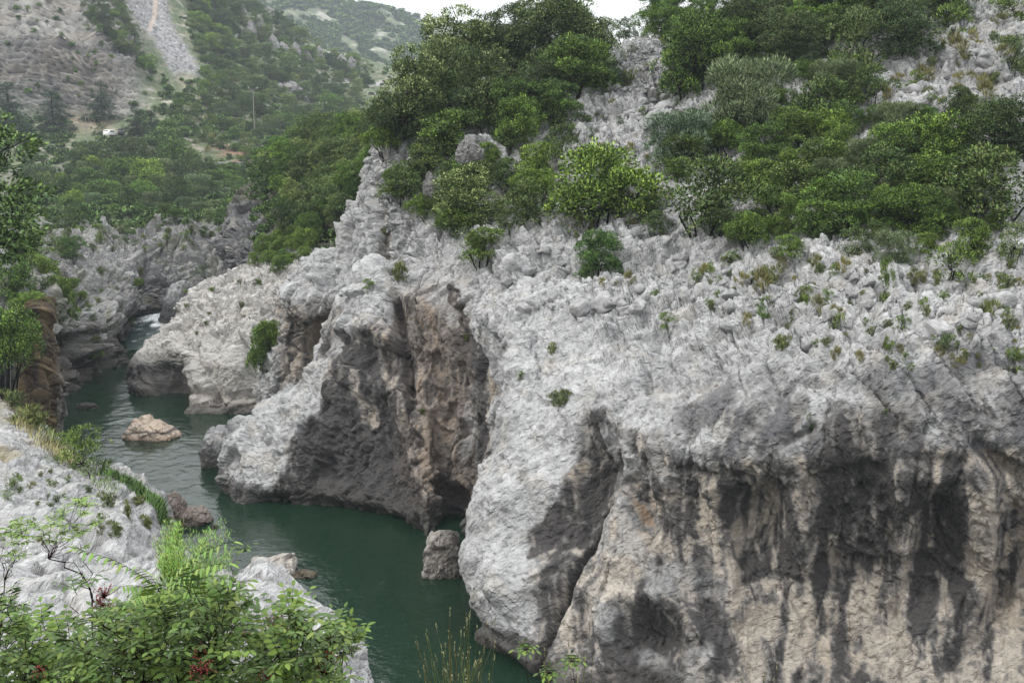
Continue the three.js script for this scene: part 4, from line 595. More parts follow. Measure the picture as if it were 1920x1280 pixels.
const KINDS = {
  holm_oak: { cat: 'oak tree', o: [OAK, { ...OAK, lobes: 22, tipK: 0.42 }, { ...OAK, lobes: 38, tipK: 0.2 }] },
  dark_oak: { cat: 'oak tree', o: [{ ...OAK, tipK: 0.1, base: [0.022, 0.038, 0.014], alt: [0.042, 0.064, 0.023], tip: [0.09, 0.1, 0.05] }, { ...OAK, lobes: 24, tipK: 0.16, base: [0.022, 0.038, 0.014], alt: [0.042, 0.064, 0.023], tip: [0.1, 0.11, 0.06] }] },
  green_tree: { cat: 'tree', o: [{ ...OAK, lobes: 24, flat: 0.55, base: [0.032, 0.056, 0.014], alt: [0.055, 0.092, 0.022], tip: [0.095, 0.145, 0.03], tipK: 0.3, per: 7, len: 0.12, wid: 0.055, stems: 3, trunk: 0.08 }, { ...OAK, lobes: 30, flat: 0.5, base: [0.028, 0.052, 0.014], alt: [0.05, 0.085, 0.02], tip: [0.08, 0.13, 0.03], tipK: 0.35, per: 7, len: 0.12, wid: 0.055, stems: 3, trunk: 0.08 }] },
  bright_shrub: { cat: 'shrub', o: [{ ...OAK, w: 4, h: 3.1, lobes: 24, sprigs: 3000, base: [0.042, 0.072, 0.016], alt: [0.075, 0.118, 0.024], tip: [0.125, 0.18, 0.035], tipK: 0.35, len: 0.11, wid: 0.06, stems: 4, trunk: 0.06, thin: -0.25 }, { ...OAK, w: 4, h: 3.1, lobes: 20, sprigs: 2700, flat: 0.6, base: [0.045, 0.07, 0.018], alt: [0.07, 0.105, 0.022], tip: [0.11, 0.16, 0.035], tipK: 0.3, len: 0.11, wid: 0.055, stems: 4, trunk: 0.06, thin: -0.2 }] },
  dark_shrub: { cat: 'shrub', o: [{ ...OAK, w: 4, h: 3, lobes: 22, sprigs: 1600, base: [0.034, 0.056, 0.018], alt: [0.06, 0.09, 0.027], tip: [0.09, 0.11, 0.04], tipK: 0.2, len: 0.14, wid: 0.07, stems: 4, trunk: 0.055, thin: -0.08 }, { ...OAK, w: 4, h: 3, lobes: 18, sprigs: 1500, base: [0.04, 0.06, 0.022], alt: [0.068, 0.096, 0.034], tip: [0.1, 0.115, 0.05], tipK: 0.25, len: 0.14, wid: 0.06, stems: 5, trunk: 0.055, thin: -0.03 }] },
  grey_shrub: { cat: 'shrub', o: [{ ...OAK, w: 5, h: 4.2, lobes: 24, sprigs: 4200, per: 6, len: 0.2, wid: 0.04, spread: 0.34, mess: 1.0, up: 0.6, base: [0.046, 0.064, 0.034], alt: [0.078, 0.1, 0.056], tip: [0.125, 0.148, 0.095], tipK: 0.35, stems: 5, trunk: 0.06, thin: -0.2 }] },
  pine: { cat: 'pine tree', o: [{ ...OAK, w: 5, h: 5.4, lobes: 26, flat: 0.42, lobeK: 0.85, sprigs: 2000, len: 0.2, wid: 0.03, per: 9, spread: 0.3, mess: 1.1, up: 0.45, base: [0.04, 0.058, 0.026], alt: [0.065, 0.085, 0.036], tip: [0.1, 0.125, 0.05], tipK: 0.2, gap: 1.1, thin: -0.02, trunk: 0.12, bark: [0.14, 0.11, 0.09] }] },
  conifer: { cat: 'conifer', o: [{ ...OAK, w: 4, h: 8, cone: true, lobes: 60, flat: 0.5, sprigs: 2200, len: 0.24, wid: 0.06, spread: 0.34, mess: 0.8, up: -0.05, base: [0.02, 0.036, 0.022], alt: [0.034, 0.053, 0.034], tip: [0.06, 0.08, 0.055], tipK: 0.15, gap: 1, thin: -0.25, trunk: 0.16 }] },
  dry_tuft: { cat: 'grass tuft', o: [{ ...OAK, low: -0.05, w: 1.2, h: 0.8, lobes: 6, sprigs: 200, per: 6, len: 0.3, wid: 0.018, spread: 0.14, mess: 0.6, up: 0.9, base: [0.1, 0.092, 0.045], alt: [0.145, 0.132, 0.066], tip: [0.1, 0.1, 0.04], tipK: 0.2, stems: 2, trunk: 0.01, gap: 0.5, thin: -0.2, limbs: 3 }] },
  wispy: { cat: 'shrub', o: [{ ...OAK, w: 4, h: 3.4, lobes: 34, lobeK: 0.75, sprigs: 1500, per: 5, len: 0.15, wid: 0.045, spread: 0.3, mess: 0.9, up: 0.7, base: [0.05, 0.08, 0.025], alt: [0.085, 0.125, 0.035], tip: [0.13, 0.18, 0.05], tipK: 0.35, stems: 6, trunk: 0.035, thin: 0.02, gap: 0.6, limbs: 20 }] },
  broom: { cat: 'shrub', o: [{ ...OAK, low: -0.05, w: 1.4, h: 1.1, lobes: 9, sprigs: 260, per: 6, len: 0.24, wid: 0.028, spread: 0.16, mess: 0.6, up: 1.0, base: [0.05, 0.065, 0.026], alt: [0.085, 0.1, 0.04], tip: [0.14, 0.15, 0.07], tipK: 0.25, stems: 4, trunk: 0.02, gap: 0.5, thin: -0.1, limbs: 6 }, { ...OAK, low: -0.05, w: 1.4, h: 0.9, lobes: 12, sprigs: 520, per: 6, len: 0.1, wid: 0.026, spread: 0.14, mess: 1.3, up: 0.3, base: [0.045, 0.07, 0.018], alt: [0.075, 0.11, 0.025], tip: [0.11, 0.15, 0.04], tipK: 0.3, stems: 4, trunk: 0.02, gap: 0.5, thin: -0.05, limbs: 6 }] },
};
const LEAFK = 2.45, leafMats = {}; // one leaf material for all, in a few tints
function leafMat(t) { const k = Math.round(t * 6); if (!leafMats[k]) { const a = [[0.86, 0.84, 0.8], [0.95, 0.92, 0.8], [1, 1, 1], [1.06, 1, 0.9], [1.1, 1.06, 1.0], [1.2, 1.12, 0.95], [0.9, 0.97, 1.12]][k]; leafMats[k] = new THREE.MeshPhysicalMaterial({ vertexColors: true, color: new THREE.Color(a[0] * LEAFK * 0.97, a[1] * LEAFK * 1.06, a[2] * LEAFK * 0.92), roughness: 0.7, specularIntensity: 0.4, transmission: 0.25, side: THREE.DoubleSide }); } return leafMats[k]; }
const FARS = [[0.8, 0.9, 0.8], [1.15, 1.2, 1.0], [1.5, 1.5, 1.1], [1.3, 1.45, 1.25], [1.75, 1.7, 1.25]].map((a) => new THREE.MeshPhysicalMaterial({ vertexColors: true, color: new THREE.Color(a[0] * 1.9, a[1] * 2.0, a[2] * 1.8), roughness: 0.7, specularIntensity: 0.4, side: THREE.DoubleSide }));
const farLeaf = (t) => FARS[Math.floor(t * 4.999)];
const barkMat = new THREE.MeshStandardMaterial({ vertexColors: true, roughness: 0.95 });
const PROTO = {}; { let s = 100; for (const k in KINDS) PROTO[k] = KINDS[k].o.map((o) => crown(s += 7, o)); }
const plantR = rng(4242);
// stand a plant where the photograph shows its foot: width and height as seen there
function plant(kind, px, py, wpx, hpx, on, label, { name, cat, group, sink = 0.13, variant, D, tint } = {}) {
  const g = D ? { p: at(px, py, D), D } : ground(px, py, on); if (!g) return null;
  const P = PROTO[kind], k = variant ?? Math.floor(plantR() * P.length), G = P[k % P.length], t = thing(name || kind, [g.p[0], g.p[1] - sink * hpx * g.D / F, g.p[2]], plantR() * 6.28);
  const sw = wpx * g.D / F / G.w, sh = hpx * g.D / F / G.h; t.scale.set(sw, sh, sw * (0.9 + 0.2 * plantR()));
  part('trunk', G.trunk, barkMat, t); part('crown', G.crown, tint ? farLeaf(plantR()) : leafMat(plantR()), t);
  return tag(t, label, cat || KINDS[kind].cat, group);
}
function inPoly(x, y, P) { let c = false; for (let i = 0, j = P.length - 2; i < P.length; j = i, i += 2) if ((P[i + 1] > y) !== (P[j + 1] > y) && x < (P[j] - P[i]) * (y - P[i + 1]) / (P[j + 1] - P[i + 1]) + P[i]) c = !c; return c; }
const SCATTERED = [];
function scatter(seed, poly, n, min, kinds, w0, w1, hk, on, label, opt = {}) {
  const r = rng(seed), xs = poly.filter((_, i) => i % 2 === 0), ys = poly.filter((_, i) => i % 2), x0 = Math.min(...xs), x1 = Math.max(...xs), y0 = Math.min(...ys), y1 = Math.max(...ys), got = [];
  for (let t = 0; t < n * 40 && got.length < n; t++) {
    const x = lerp(x0, x1, r()), y = lerp(y0, y1, r()); if (!inPoly(x, y, poly) || got.some((g) => Math.hypot(g[0] - x, (g[1] - y) * 1.5) < min)) continue;
    got.push([x, y]); const k = kinds[Math.floor(r() * kinds.length)], w = lerp(w0, w1, r() * r()), t = plant(k, x, y, w, w * hk * (0.8 + 0.5 * r()), on, label, opt); if (t) SCATTERED.push([t, x, y - w * hk * 0.5, (w > (w0 + w1) / 2 - 4 ? 'large ' : 'small ') + ({ holm_oak: 'pale-tipped', dark_oak: 'dark', green_tree: 'mid green', bright_shrub: 'bright green', dark_shrub: 'dull green', grey_shrub: 'grey-green', pine: 'needled', broom: 'spiky', dry_tuft: 'straw-coloured', wispy: 'loose' })[k] + ' ' + opt.cat0]);
  }
}

// ---------------------------------------------------------------- the right-hand slope, plant by plant
const RC = ['right_cliff'], RB = ['right_cliff', 'back_buttress'];
for (const [k, x, y, w, h, l] of [
  ['holm_oak', 772, 240, 165, 190, 'pale-tipped holm oak at the left end of the wood on the cliff top'],
  ['dark_oak', 728, 268, 100, 120, 'small dark oak overhanging the top left corner of the cliff'],
  ['holm_oak', 870, 170, 190, 190, 'tall pale holm oak against the sky on the cliff top'],
  ['dark_oak', 912, 228, 170, 185, 'broad dark holm oak in the middle of the cliff-top wood'],
  ['holm_oak', 1040, 130, 190, 180, 'dark pale-flecked holm oak on the skyline right of the tall pale oak'],
  ['dark_oak', 965, 120, 150, 140, 'dark oak crown on the skyline between the two pale holm oaks'],
  ['green_tree', 1080, 175, 170, 150, 'mid green feathery tree below the skyline oaks, left of the scree'],
  ['bright_shrub', 845, 288, 165, 105, 'wide bright green shrub at the cliff edge below the dark oak'],
  ['bright_shrub', 962, 272, 120, 110, 'rounded bright green shrub under the broad dark holm oak'],
  ['green_tree', 1040, 238, 115, 115, 'dark green bush at the left foot of the white rocks'],
  ['dark_oak', 700, 205, 80, 90, 'low dark crown at the far left tip of the cliff-top wood'],
  ['dark_shrub', 1128, 130, 80, 90, 'dark shrub left of the top of the scree run'],
  ['dark_shrub', 1165, 62, 55, 45, 'small round shrub alone on the skyline gap'],
  ['green_tree', 1300, 168, 160, 200, 'tall dark feathery tree right of the scree run'],
  ['dark_oak', 1410, 100, 170, 140, 'dark tree at the top edge behind the grey wild olive'],
  ['green_tree', 1232, 60, 90, 90, 'thin green tree on the skyline right of the gap'],
  ['dark_oak', 1490, 118, 150, 110, 'low dark tree near the top of the slope, right of the wild olive'],
  ['green_tree', 1545, 70, 130, 130, 'green tree at the top edge above the low dark tree'],
  ['dark_shrub', 1600, 130, 110, 140, 'thin dark tree with bare stems near the top right'],
  ['dark_oak', 1690, 100, 150, 120, 'dense dark oak at the top edge, left of the grassy rock'],
  ['dark_oak', 1640, 60, 120, 110, 'dark crown at the top edge above the thin dark tree'],
  ['grey_shrub', 1402, 240, 175, 160, 'large grey-green wild olive in the middle of the slope'],
  ['grey_shrub', 1275, 312, 140, 125, 'smaller grey-green wild olive below and left of the large one'],
  ['dark_shrub', 1540, 248, 125, 115, 'olive green shrub right of the large wild olive'],
  ['dark_shrub', 1632, 190, 100, 75, 'low dark shrub beside the upper rocky patch'],
  ['bright_shrub', 1120, 425, 200, 195, 'largest bright green rounded bush, in the middle of the cliff edge'],
  ['bright_shrub', 1012, 352, 120, 110, 'bright green bush upper left of the largest rounded bush'],
  ['holm_oak', 880, 425, 175, 150, 'greyish pale-tipped oak over the brown recess'],
  ['bright_shrub', 905, 485, 120, 80, 'bright green shrub hanging below the greyish oak'],
  ['dark_shrub', 990, 425, 110, 100, 'dark shrub between the greyish oak and the largest rounded bush'],
  ['green_tree', 1120, 515, 100, 125, 'small thin-stemmed tree rooted in the bare rock under the largest bush'],
  ['dark_shrub', 1330, 425, 175, 150, 'wide dark shrub below the smaller wild olive'],
  ['green_tree', 1432, 318, 130, 115, 'mid green tree just below the large wild olive'],
  ['bright_shrub', 1535, 350, 130, 115, 'bright green bush right of the mid green tree'],
  ['green_tree', 1575, 435, 180, 150, 'broad blue-green bush in the middle of the lower thicket'],
  ['bright_shrub', 1740, 312, 155, 125, 'bright green tree left of the dark thicket at the right edge'],
  ['dark_oak', 1870, 300, 170, 150, 'dark open oak near the right edge'],
  ['green_tree', 1715, 440, 165, 130, 'blue-green shrub in the lower thicket, right of the broad bush'],
  ['dark_shrub', 1845, 410, 200, 155, 'large dark shrub at the right edge of the thicket'],
  ['bright_shrub', 1820, 480, 105, 92, 'yellow-green round bush at the lower right of the thicket'],
  ['bright_shrub', 1405, 458, 95, 78, 'yellow-green bush at the lower left of the thicket'],
  ['bright_shrub', 1478, 478, 85, 50, 'low bright shrub at the lower edge of the thicket'],
  ['dark_shrub', 1605, 476, 75, 65, 'olive shrub at the lower edge under the broad blue-green bush'],
  ['grey_shrub', 1672, 500, 85, 85, 'grey-green upright shrub below the blue-green shrub'],
  ['broom', 1782, 518, 90, 75, 'upright green broom below the yellow-green round bush'],
  ['dark_shrub', 1480, 400, 140, 110, 'dark shrub left of the broad blue-green bush'],
  ['dark_shrub', 1215, 405, 80, 48, 'low dark shrub right of the largest rounded bush'],
  ['dark_shrub', 1232, 440, 60, 50, 'small dark shrub on the bare rock right of the thin-stemmed tree'],
  ['dark_shrub', 1650, 370, 150, 110, 'dark shrub in the gap between the bright trees of the thicket'],
  ['bright_shrub', 1430, 375, 130, 100, 'green shrub in the centre of the thicket below the mid green tree'],
  ['dark_shrub', 1905, 130, 90, 80, 'dark shrub at the right edge on the upper rocks'],
  ['broom', 1780, 60, 90, 60, 'grassy green shrub at the upper edge of the right-hand rocks'],
  ['broom', 1900, 30, 90, 60, 'grassy shrub at the top right corner'],
  ['dark_shrub', 1900, 480, 80, 80, 'olive shrub at the right edge below the thicket'],
]) plant(k, x, y, w, h, RC, l, { name: k === 'broom' ? 'broom_shrub' : k });
for (const [k, x, y, w, h, l] of [
  ['bright_shrub', 748, 372, 95, 78, 'bright green bush growing on the cliff face left of the greyish oak'],
  ['bright_shrub', 800, 405, 75, 55, 'small bright bush on the cliff face under the white rock horn'],
  ['dark_shrub', 790, 335, 110, 70, 'dark shrub at the cliff edge behind the bright green bush'],
  ['broom', 745, 525, 46, 40, 'dark spiky shrub on top of the pinnacle'],
  ['broom', 692, 535, 36, 20, 'low green plant on the left shoulder of the pinnacle'],
  ['bright_shrub', 492, 700, 68, 125, 'bright green leafy shrub hanging between the promontory and the buttress'],
  ['bright_shrub', 505, 655, 50, 75, 'upper bright shrub of the gap behind the promontory'],
]) plant(k, x, y, w, h, ['right_cliff', 'back_buttress', 'promontory'], l, { name: k === 'broom' ? 'broom_shrub' : k });
scatter(11, [690, 260, 760, 200, 1050, 230, 1060, 420, 880, 470, 740, 360], 26, 34, ['dark_shrub', 'bright_shrub', 'dark_shrub'], 60, 105, 0.8, RB, 'low shrub filling the gaps between the trees along the top of the left cliff', { cat0: 'shrub', name: 'thicket_shrub', group: 'low shrubs between the cliff-top trees' });
scatter(12, [1250, 250, 1500, 130, 1640, 160, 1700, 280, 1800, 200, 1915, 260, 1915, 470, 1700, 480, 1420, 470, 1280, 420], 78, 28, ['dark_shrub', 'bright_shrub', 'bright_shrub', 'grey_shrub', 'green_tree'], 60, 135, 0.8, RC, 'low shrub filling the gaps of the wide thicket on the right slope', { cat0: 'shrub', name: 'thicket_shrub', group: 'low shrubs of the right-hand thicket' });
scatter(13, [760, 110, 1000, 60, 1150, 90, 1150, 180, 1000, 240, 780, 230], 22, 36, ['dark_oak', 'holm_oak', 'green_tree'], 80, 130, 0.9, RC, 'dark oak crown closing the cliff-top wood behind the front trees', { cat0: 'oak', name: 'holm_oak', group: 'oaks behind the front row of the cliff-top wood' });
scatter(14, [1240, 60, 1420, 20, 1780, 0, 1780, 60, 1640, 120, 1420, 130, 1280, 170], 26, 40, ['dark_oak', 'green_tree', 'dark_shrub'], 80, 140, 0.85, RC, 'dark tree closing the wood along the top of the right slope', { cat0: 'tree', name: 'dark_oak', group: 'trees behind the front row at the top of the right slope' });
scatter(15, [1300, 500, 1480, 480, 1760, 520, 1915, 500, 1915, 690, 1750, 700, 1500, 680, 1300, 560], 120, 13, ['broom', 'broom', 'dry_tuft'], 12, 46, 0.9, RC, 'small green tuft of broom or herbs among the broken stones above the lip', { cat0: 'tuft', name: 'herb_tuft', group: 'green tufts on the stony slope above the lip' });
scatter(16, [1060, 260, 1180, 90, 1280, 60, 1300, 200, 1200, 330, 1180, 520, 1260, 500, 1300, 560, 1120, 560, 1060, 440], 46, 18, ['broom', 'dark_shrub', 'dry_tuft'], 16, 46, 0.8, RC, 'small tuft on the pale rocks between the scree run and the bare cliff', { cat0: 'tuft', name: 'herb_tuft', group: 'tufts on the pale rocks below the scree run' });
scatter(17, [1640, 180, 1760, 90, 1900, 30, 1915, 200, 1800, 210, 1700, 260], 34, 18, ['broom', 'dry_tuft', 'broom'], 22, 54, 0.75, RC, 'small olive tuft on the upper right rock patch', { cat0: 'tuft', name: 'herb_tuft', group: 'tufts on the upper right rock patch' });
for (const [x, y, w, h, l] of [[1047, 760, 52, 34, 'green bush on the brow of the near white nose'], [1520, 800, 26, 44, 'dark fern-like plant in a hole under the lip'], [1250, 610, 50, 32, 'bright plant in the crack at the top of the pale slab'], [975, 710, 16, 22, 'thin upright plant on the left edge of the white nose'], [1060, 745, 20, 20, 'tiny plant beside the bush on the white nose'], [1370, 500, 40, 36, 'upright plant at the foot of the yellow-green bush'], [1565, 640, 55, 60, 'largest upright plant on the stony slope above the lip'], [1430, 610, 40, 44, 'round green plant left of the largest upright one'], [1850, 610, 44, 56, 'dark leafy plant on the bedded plates at the right'], [1770, 655, 60, 36, 'red-flowering valerian clump on the bedded plates'], [1905, 690, 60, 50, 'dark plant at the right edge above the lip'], [1660, 560, 34, 90, 'tall thin plant among the stones right of the middle'], [875, 640, 14, 16, 'small plant on the right rim of the brown recess'], [1035, 660, 24, 24, 'small plant on the pale ledge above the white nose'], [1660, 775, 14, 14, 'single tuft on the grey face under the lip'], [790, 775, 16, 14, 'moss tuft in the brown recess'], [720, 440, 20, 14, 'small plant on the buttress face'], [1660, 655, 22, 30, 'dark plant beside the bedded plates']]) plant('broom', x, y, w, h, ['right_cliff', 'back_buttress'], l, { name: 'cliff_plant', cat: 'plant' });

// ---------------------------------------------------------------- the wood upstream and the left bank
const WS = ['wooded_slope'], LB = ['left_bank', 'near_left_bank'], LH = ['left_hillside'];
scatter(21, [478, 330, 545, 270, 640, 250, 700, 240, 705, 330, 660, 400, 600, 440, 545, 455, 530, 390], 62, 22, ['holm_oak', 'holm_oak', 'green_tree', 'dark_oak'], 55, 95, 0.95, WS, 'round holm oak of the closed wood between the buttress and the far hill', { cat0: 'oak', name: 'holm_oak', tint: 1, group: 'oaks of the wood upstream on the right bank' });
scatter(22, [480, 470, 520, 450, 600, 430, 600, 470, 520, 510, 470, 500], 18, 16, ['bright_shrub'], 30, 60, 0.9, [...WS, 'promontory'], 'bright green shrub along the top of the pale rocks behind the promontory', { cat0: 'shrub', name: 'bright_shrub', group: 'bright shrubs under the upstream wood' });
for (const [k, x, y, w, h, l] of [
  ['dark_oak', 245, 325, 105, 85, 'large round dark tree below the white car'],
  ['conifer', 192, 220, 70, 75, 'dark pine standing before the layered cliff'],
  ['conifer', 255, 262, 70, 65, 'dark green cypress-like tree, left one of the clump right of the car'],
  ['conifer', 285, 268, 60, 70, 'tallest dark conifer in the clump right of the car'],
  ['green_tree', 318, 262, 50, 48, 'green rounded tree at the right end of the conifer clump'],
  ['dark_shrub', 310, 285, 80, 55, 'dark bush at the foot of the conifer clump'],
  ['dark_shrub', 188, 252, 32, 26, 'dark bush left of the white car'],
  ['holm_oak', 475, 320, 40, 45, 'pale round tree at the right end of the red road cutting'],
  ['green_tree', 420, 345, 75, 40, 'pale green feathery trees below the road wall'],
  ['dark_shrub', 380, 350, 60, 40, 'dark bush below the road wall'],
  ['bright_shrub', 175, 325, 60, 45, 'bright green bush left of the large round dark tree'],
  ['bright_shrub', 190, 375, 80, 50, 'bright leafy bush below the large round dark tree'],
  ['conifer', 100, 240, 90, 80, 'bluish conifer behind the near dark tree at the left'],
  ['conifer', 20, 260, 110, 120, 'tall dark conifer at the left edge below the layered cliff'],
]) plant(k, x, y, w, h, ['left_bank', 'left_hillside'], l, { name: k, tint: k !== 'conifer' && k !== 'dark_oak' });
scatter(31, [60, 350, 140, 305, 330, 320, 460, 335, 470, 380, 430, 420, 300, 405, 200, 420, 110, 430], 95, 17, ['bright_shrub', 'dark_shrub', 'green_tree', 'dark_oak', 'grey_shrub'], 22, 92, 0.8, ['left_bank'], 'green bush of the bushy bench between the far rocks and the road', { cat0: 'bush', name: 'bench_bush', cat: 'bush', tint: 1, group: 'bushes of the bench below the road' });
scatter(32, [110, 420, 300, 405, 430, 420, 425, 440, 340, 470, 240, 470, 120, 470], 40, 16, ['broom', 'bright_shrub', 'dark_shrub'], 14, 34, 0.7, ['left_bank'], 'small bush scattered over the grey rocks of the far left bank', { cat0: 'bush', name: 'rock_bush', cat: 'bush', group: 'small bushes on the far grey rocks' });
scatter(33, [120, 560, 190, 500, 260, 470, 290, 560, 240, 660, 150, 640], 16, 22, ['bright_shrub', 'dark_shrub', 'broom'], 14, 36, 0.8, ['left_bank'], 'green plant in the cracks of the left gorge wall', { cat0: 'plant', name: 'wall_plant', cat: 'plant', group: 'plants on the left gorge wall' });
for (const [k, x, y, w, h, l] of [
  ['bright_shrub', 110, 600, 80, 110, 'bright green bush hanging over the gorge wall right of the brown tufa'],
  ['bright_shrub', 80, 530, 85, 70, 'green bush on the ledge above the brown tufa'],
  ['bright_shrub', 25, 560, 110, 110, 'wide bright shrub at the left edge above the waterfall'],
  ['bright_shrub', 60, 480, 100, 70, 'bright green bush high on the left bank under the tall leafy tree'],
  ['green_tree', 130, 480, 70, 55, 'mid green bush on the left bank above the wall-top bushes'],
  ['bright_shrub', 135, 560, 50, 50, 'small bright bush on the wall top above the left gorge wall'],
  ['bright_shrub', 175, 670, 42, 26, 'mossy green plant low on the left gorge wall'],
  ['dark_shrub', 378, 525, 36, 36, 'dark bush in the notch where the river turns'],
]) plant(k, x, y, w, h, ['left_bank'], l, { name: k });
plant('bright_shrub', 12, 690, 130, 150, null, 'bright green tree at the left edge beside the waterfall', { D: 62, name: 'leafy_tree', cat: 'tree' });
// hillside
scatter(41, [375, 170, 430, 40, 445, -10, 520, 45, 600, 98, 690, 125, 690, 230, 540, 265, 470, 290, 420, 260, 370, 190], 175, 15, ['green_tree', 'holm_oak', 'holm_oak', 'dark_oak', 'pine'], 24, 52, 0.85, LH, 'rounded tree of the open wood covering the far hillside below the pinnacles', { cat0: 'tree', name: 'hillside_tree', cat: 'tree', tint: 1, group: 'trees of the far hillside wood' });
scatter(42, [345, 0, 440, 0, 450, 40, 400, 140, 365, 90], 34, 14, ['holm_oak', 'dark_oak', 'bright_shrub'], 24, 52, 0.8, LH, 'dark bush right of the grey scree run on the far hillside', { cat0: 'bush', name: 'hillside_bush', cat: 'bush', tint: 1, group: 'bushes right of the far scree run' });
scatter(43, [150, 0, 225, 0, 240, 55, 280, 125, 300, 150, 260, 120, 210, 90, 170, 40], 34, 14, ['dark_oak', 'bright_shrub', 'dark_shrub'], 18, 48, 0.75, LH, 'dark bush left of the grey scree run above the layered cliff', { cat0: 'bush', name: 'hillside_bush', cat: 'bush', tint: 1, group: 'bushes above the layered cliff' });
scatter(44, [0, 0, 150, 0, 300, 130, 330, 220, 230, 210, 60, 170], 34, 20, ['dark_shrub', 'bright_shrub'], 8, 22, 0.8, LH, 'small bush on a ledge of the layered cliff', { cat0: 'bush', name: 'ledge_bush', cat: 'bush', tint: 1, group: 'bushes on the layered cliff' });
scatter(46, [335, 270, 380, 262, 450, 275, 460, 305, 380, 310, 340, 300], 12, 18, ['dark_shrub', 'bright_shrub', 'dry_tuft'], 14, 30, 0.7, LH, 'small bush on the red road cutting', { cat0: 'bush', name: 'hillside_bush', cat: 'bush', tint: 1, group: 'bushes on the road cutting' });
scatter(47, [340, 545, 440, 520, 520, 530, 500, 610, 400, 640, 330, 620], 14, 22, ['broom', 'bright_shrub'], 10, 24, 0.6, ['promontory'], 'green tuft on the white promontory', { cat0: 'tuft', name: 'herb_tuft', cat: 'plant', group: 'tufts on the promontory' });
scatter(45, [330, 180, 400, 240, 470, 280, 460, 300, 390, 275, 340, 262], 20, 16, ['dark_shrub', 'green_tree', 'holm_oak'], 22, 44, 0.75, LH, 'bush above the red road cutting', { cat0: 'bush', name: 'hillside_bush', cat: 'bush', tint: 1, group: 'bushes above the road cutting' });
{ // far scrub nobody could count
  const r = rng(55), low = crown(991, { ...OAK, w: 5, h: 3.2, lobes: 9, sprigs: 150, per: 3, len: 0.8, wid: 0.5, spread: 0.7, thin: -1, tipK: 0.15, tip: [0.1, 0.12, 0.06] });
  const mass = (sheetName, n, s0, s1, label, name, keep) => {
    const s = SHEETS[sheetName], m = new THREE.InstancedMesh(low.crown, FARS[3], n), M = new THREE.Matrix4(), q = new THREE.Quaternion(), up = new THREE.Vector3(0, 1, 0), c = new THREE.Color(); let k = 0;
    for (let t = 0; t < n * 60 && k < n; t++) { const v = Math.floor(r() * s.N), x = s.pos[v * 3], y = s.pos[v * 3 + 1], z = s.pos[v * 3 + 2], [px, py] = toPix(x, y, z); if (!keep(px, py, x, y, z, s.base[v * 3 + 1])) continue; const sc = lerp(s0, s1, r() * r()); q.setFromAxisAngle(up, r() * 6.28); M.compose(new THREE.Vector3(x, y - 0.3 * sc, z), q, new THREE.Vector3(sc, sc * (0.7 + 0.4 * r()), sc)); m.setMatrixAt(k, M); const f = 0.8 + 0.5 * r(); m.setColorAt(k, c.setRGB(f, f * (0.95 + 0.1 * r()), f * 0.95)); k++; }
    m.count = k; m.name = numbered(name); scene.add(shadowed(m)); tag(m, label, 'scrub', null, 'stuff');
  };
  mass('far_hill', 5200, 0.6, 2.0, 'grey-green scrub and small trees covering the hazy far hill', 'far_scrub', (px, py, x, y, z) => px > 380 && px < 800 && fbm(x / 30, y / 30, z / 30, 4) < 0.12);
  mass('left_hillside', 2600, 0.25, 0.75, 'low dark scrub between the trees of the far hillside', 'hillside_scrub', (px, py, x, y, z, ny) => px > -60 && px < 740 && py < 420 && py > -40 && !(px < 300 && py < 215 && r() < 0.93) && !(Math.abs(px - 285 - Math.max(0, py - 35) * 0.66) < 50 && py < 150) && !(px > 330 && px < 470 && py > 262 && py < 308) && !(px > 130 && px < 240 && py > 205 && py < 262));
  mass('left_bank', 700, 0.12, 0.4, 'low green scrub covering the bench of the far left bank', 'bench_scrub', (px, py) => px > -40 && px < 470 && py < 430);
  mass('wooded_slope', 500, 0.15, 0.45, 'low undergrowth under the upstream wood', 'undergrowth', (px, py) => px > 470 && px < 720 && py < 480);
}
// the near dark tree at the left edge
{
  const P = crown(777, { ...OAK, w: 11, h: 9.5, lobes: 60, flat: 0.55, lobeK: 0.62, sprigs: 4200, per: 7, len: 0.26, wid: 0.13, spread: 0.5, mess: 1.3, up: 0.05, gap: 1.3, thin: -0.06, low: 0.02, base: [0.032, 0.056, 0.018], alt: [0.056, 0.09, 0.028], tip: [0.085, 0.13, 0.04], tipK: 0.3, trunk: 0.2 });
  const p = at(-75, 480, 57), t = thing('near_tree', p, 1.1), T = new Geo(); limb(T, bend([0.6, -7.6, -0.5], [0, -2, 0], 0.3, rng(4)), 0.34, 0.26, [0.1, 0.085, 0.072], 10);
  part('lower_trunk', T.build(), barkMat, t); part('trunk', P.trunk, barkMat, t); part('crown', P.crown, leafMat(0.6), t); tag(t, 'tall leafy tree at the left edge of the photo, its crown over the far bank', 'tree');
}
// far trees on the skyline
for (const [x, y, w, h, l] of [[672, 18, 14, 26, 'small pine standing alone on the far skyline'], [1140, 22, 30, 30, 'bare thin tree on the skyline gap']]) plant('pine', x, y, w, h, x < 800 ? ['far_hill'] : RC, l, { name: 'skyline_tree', cat: 'tree' });
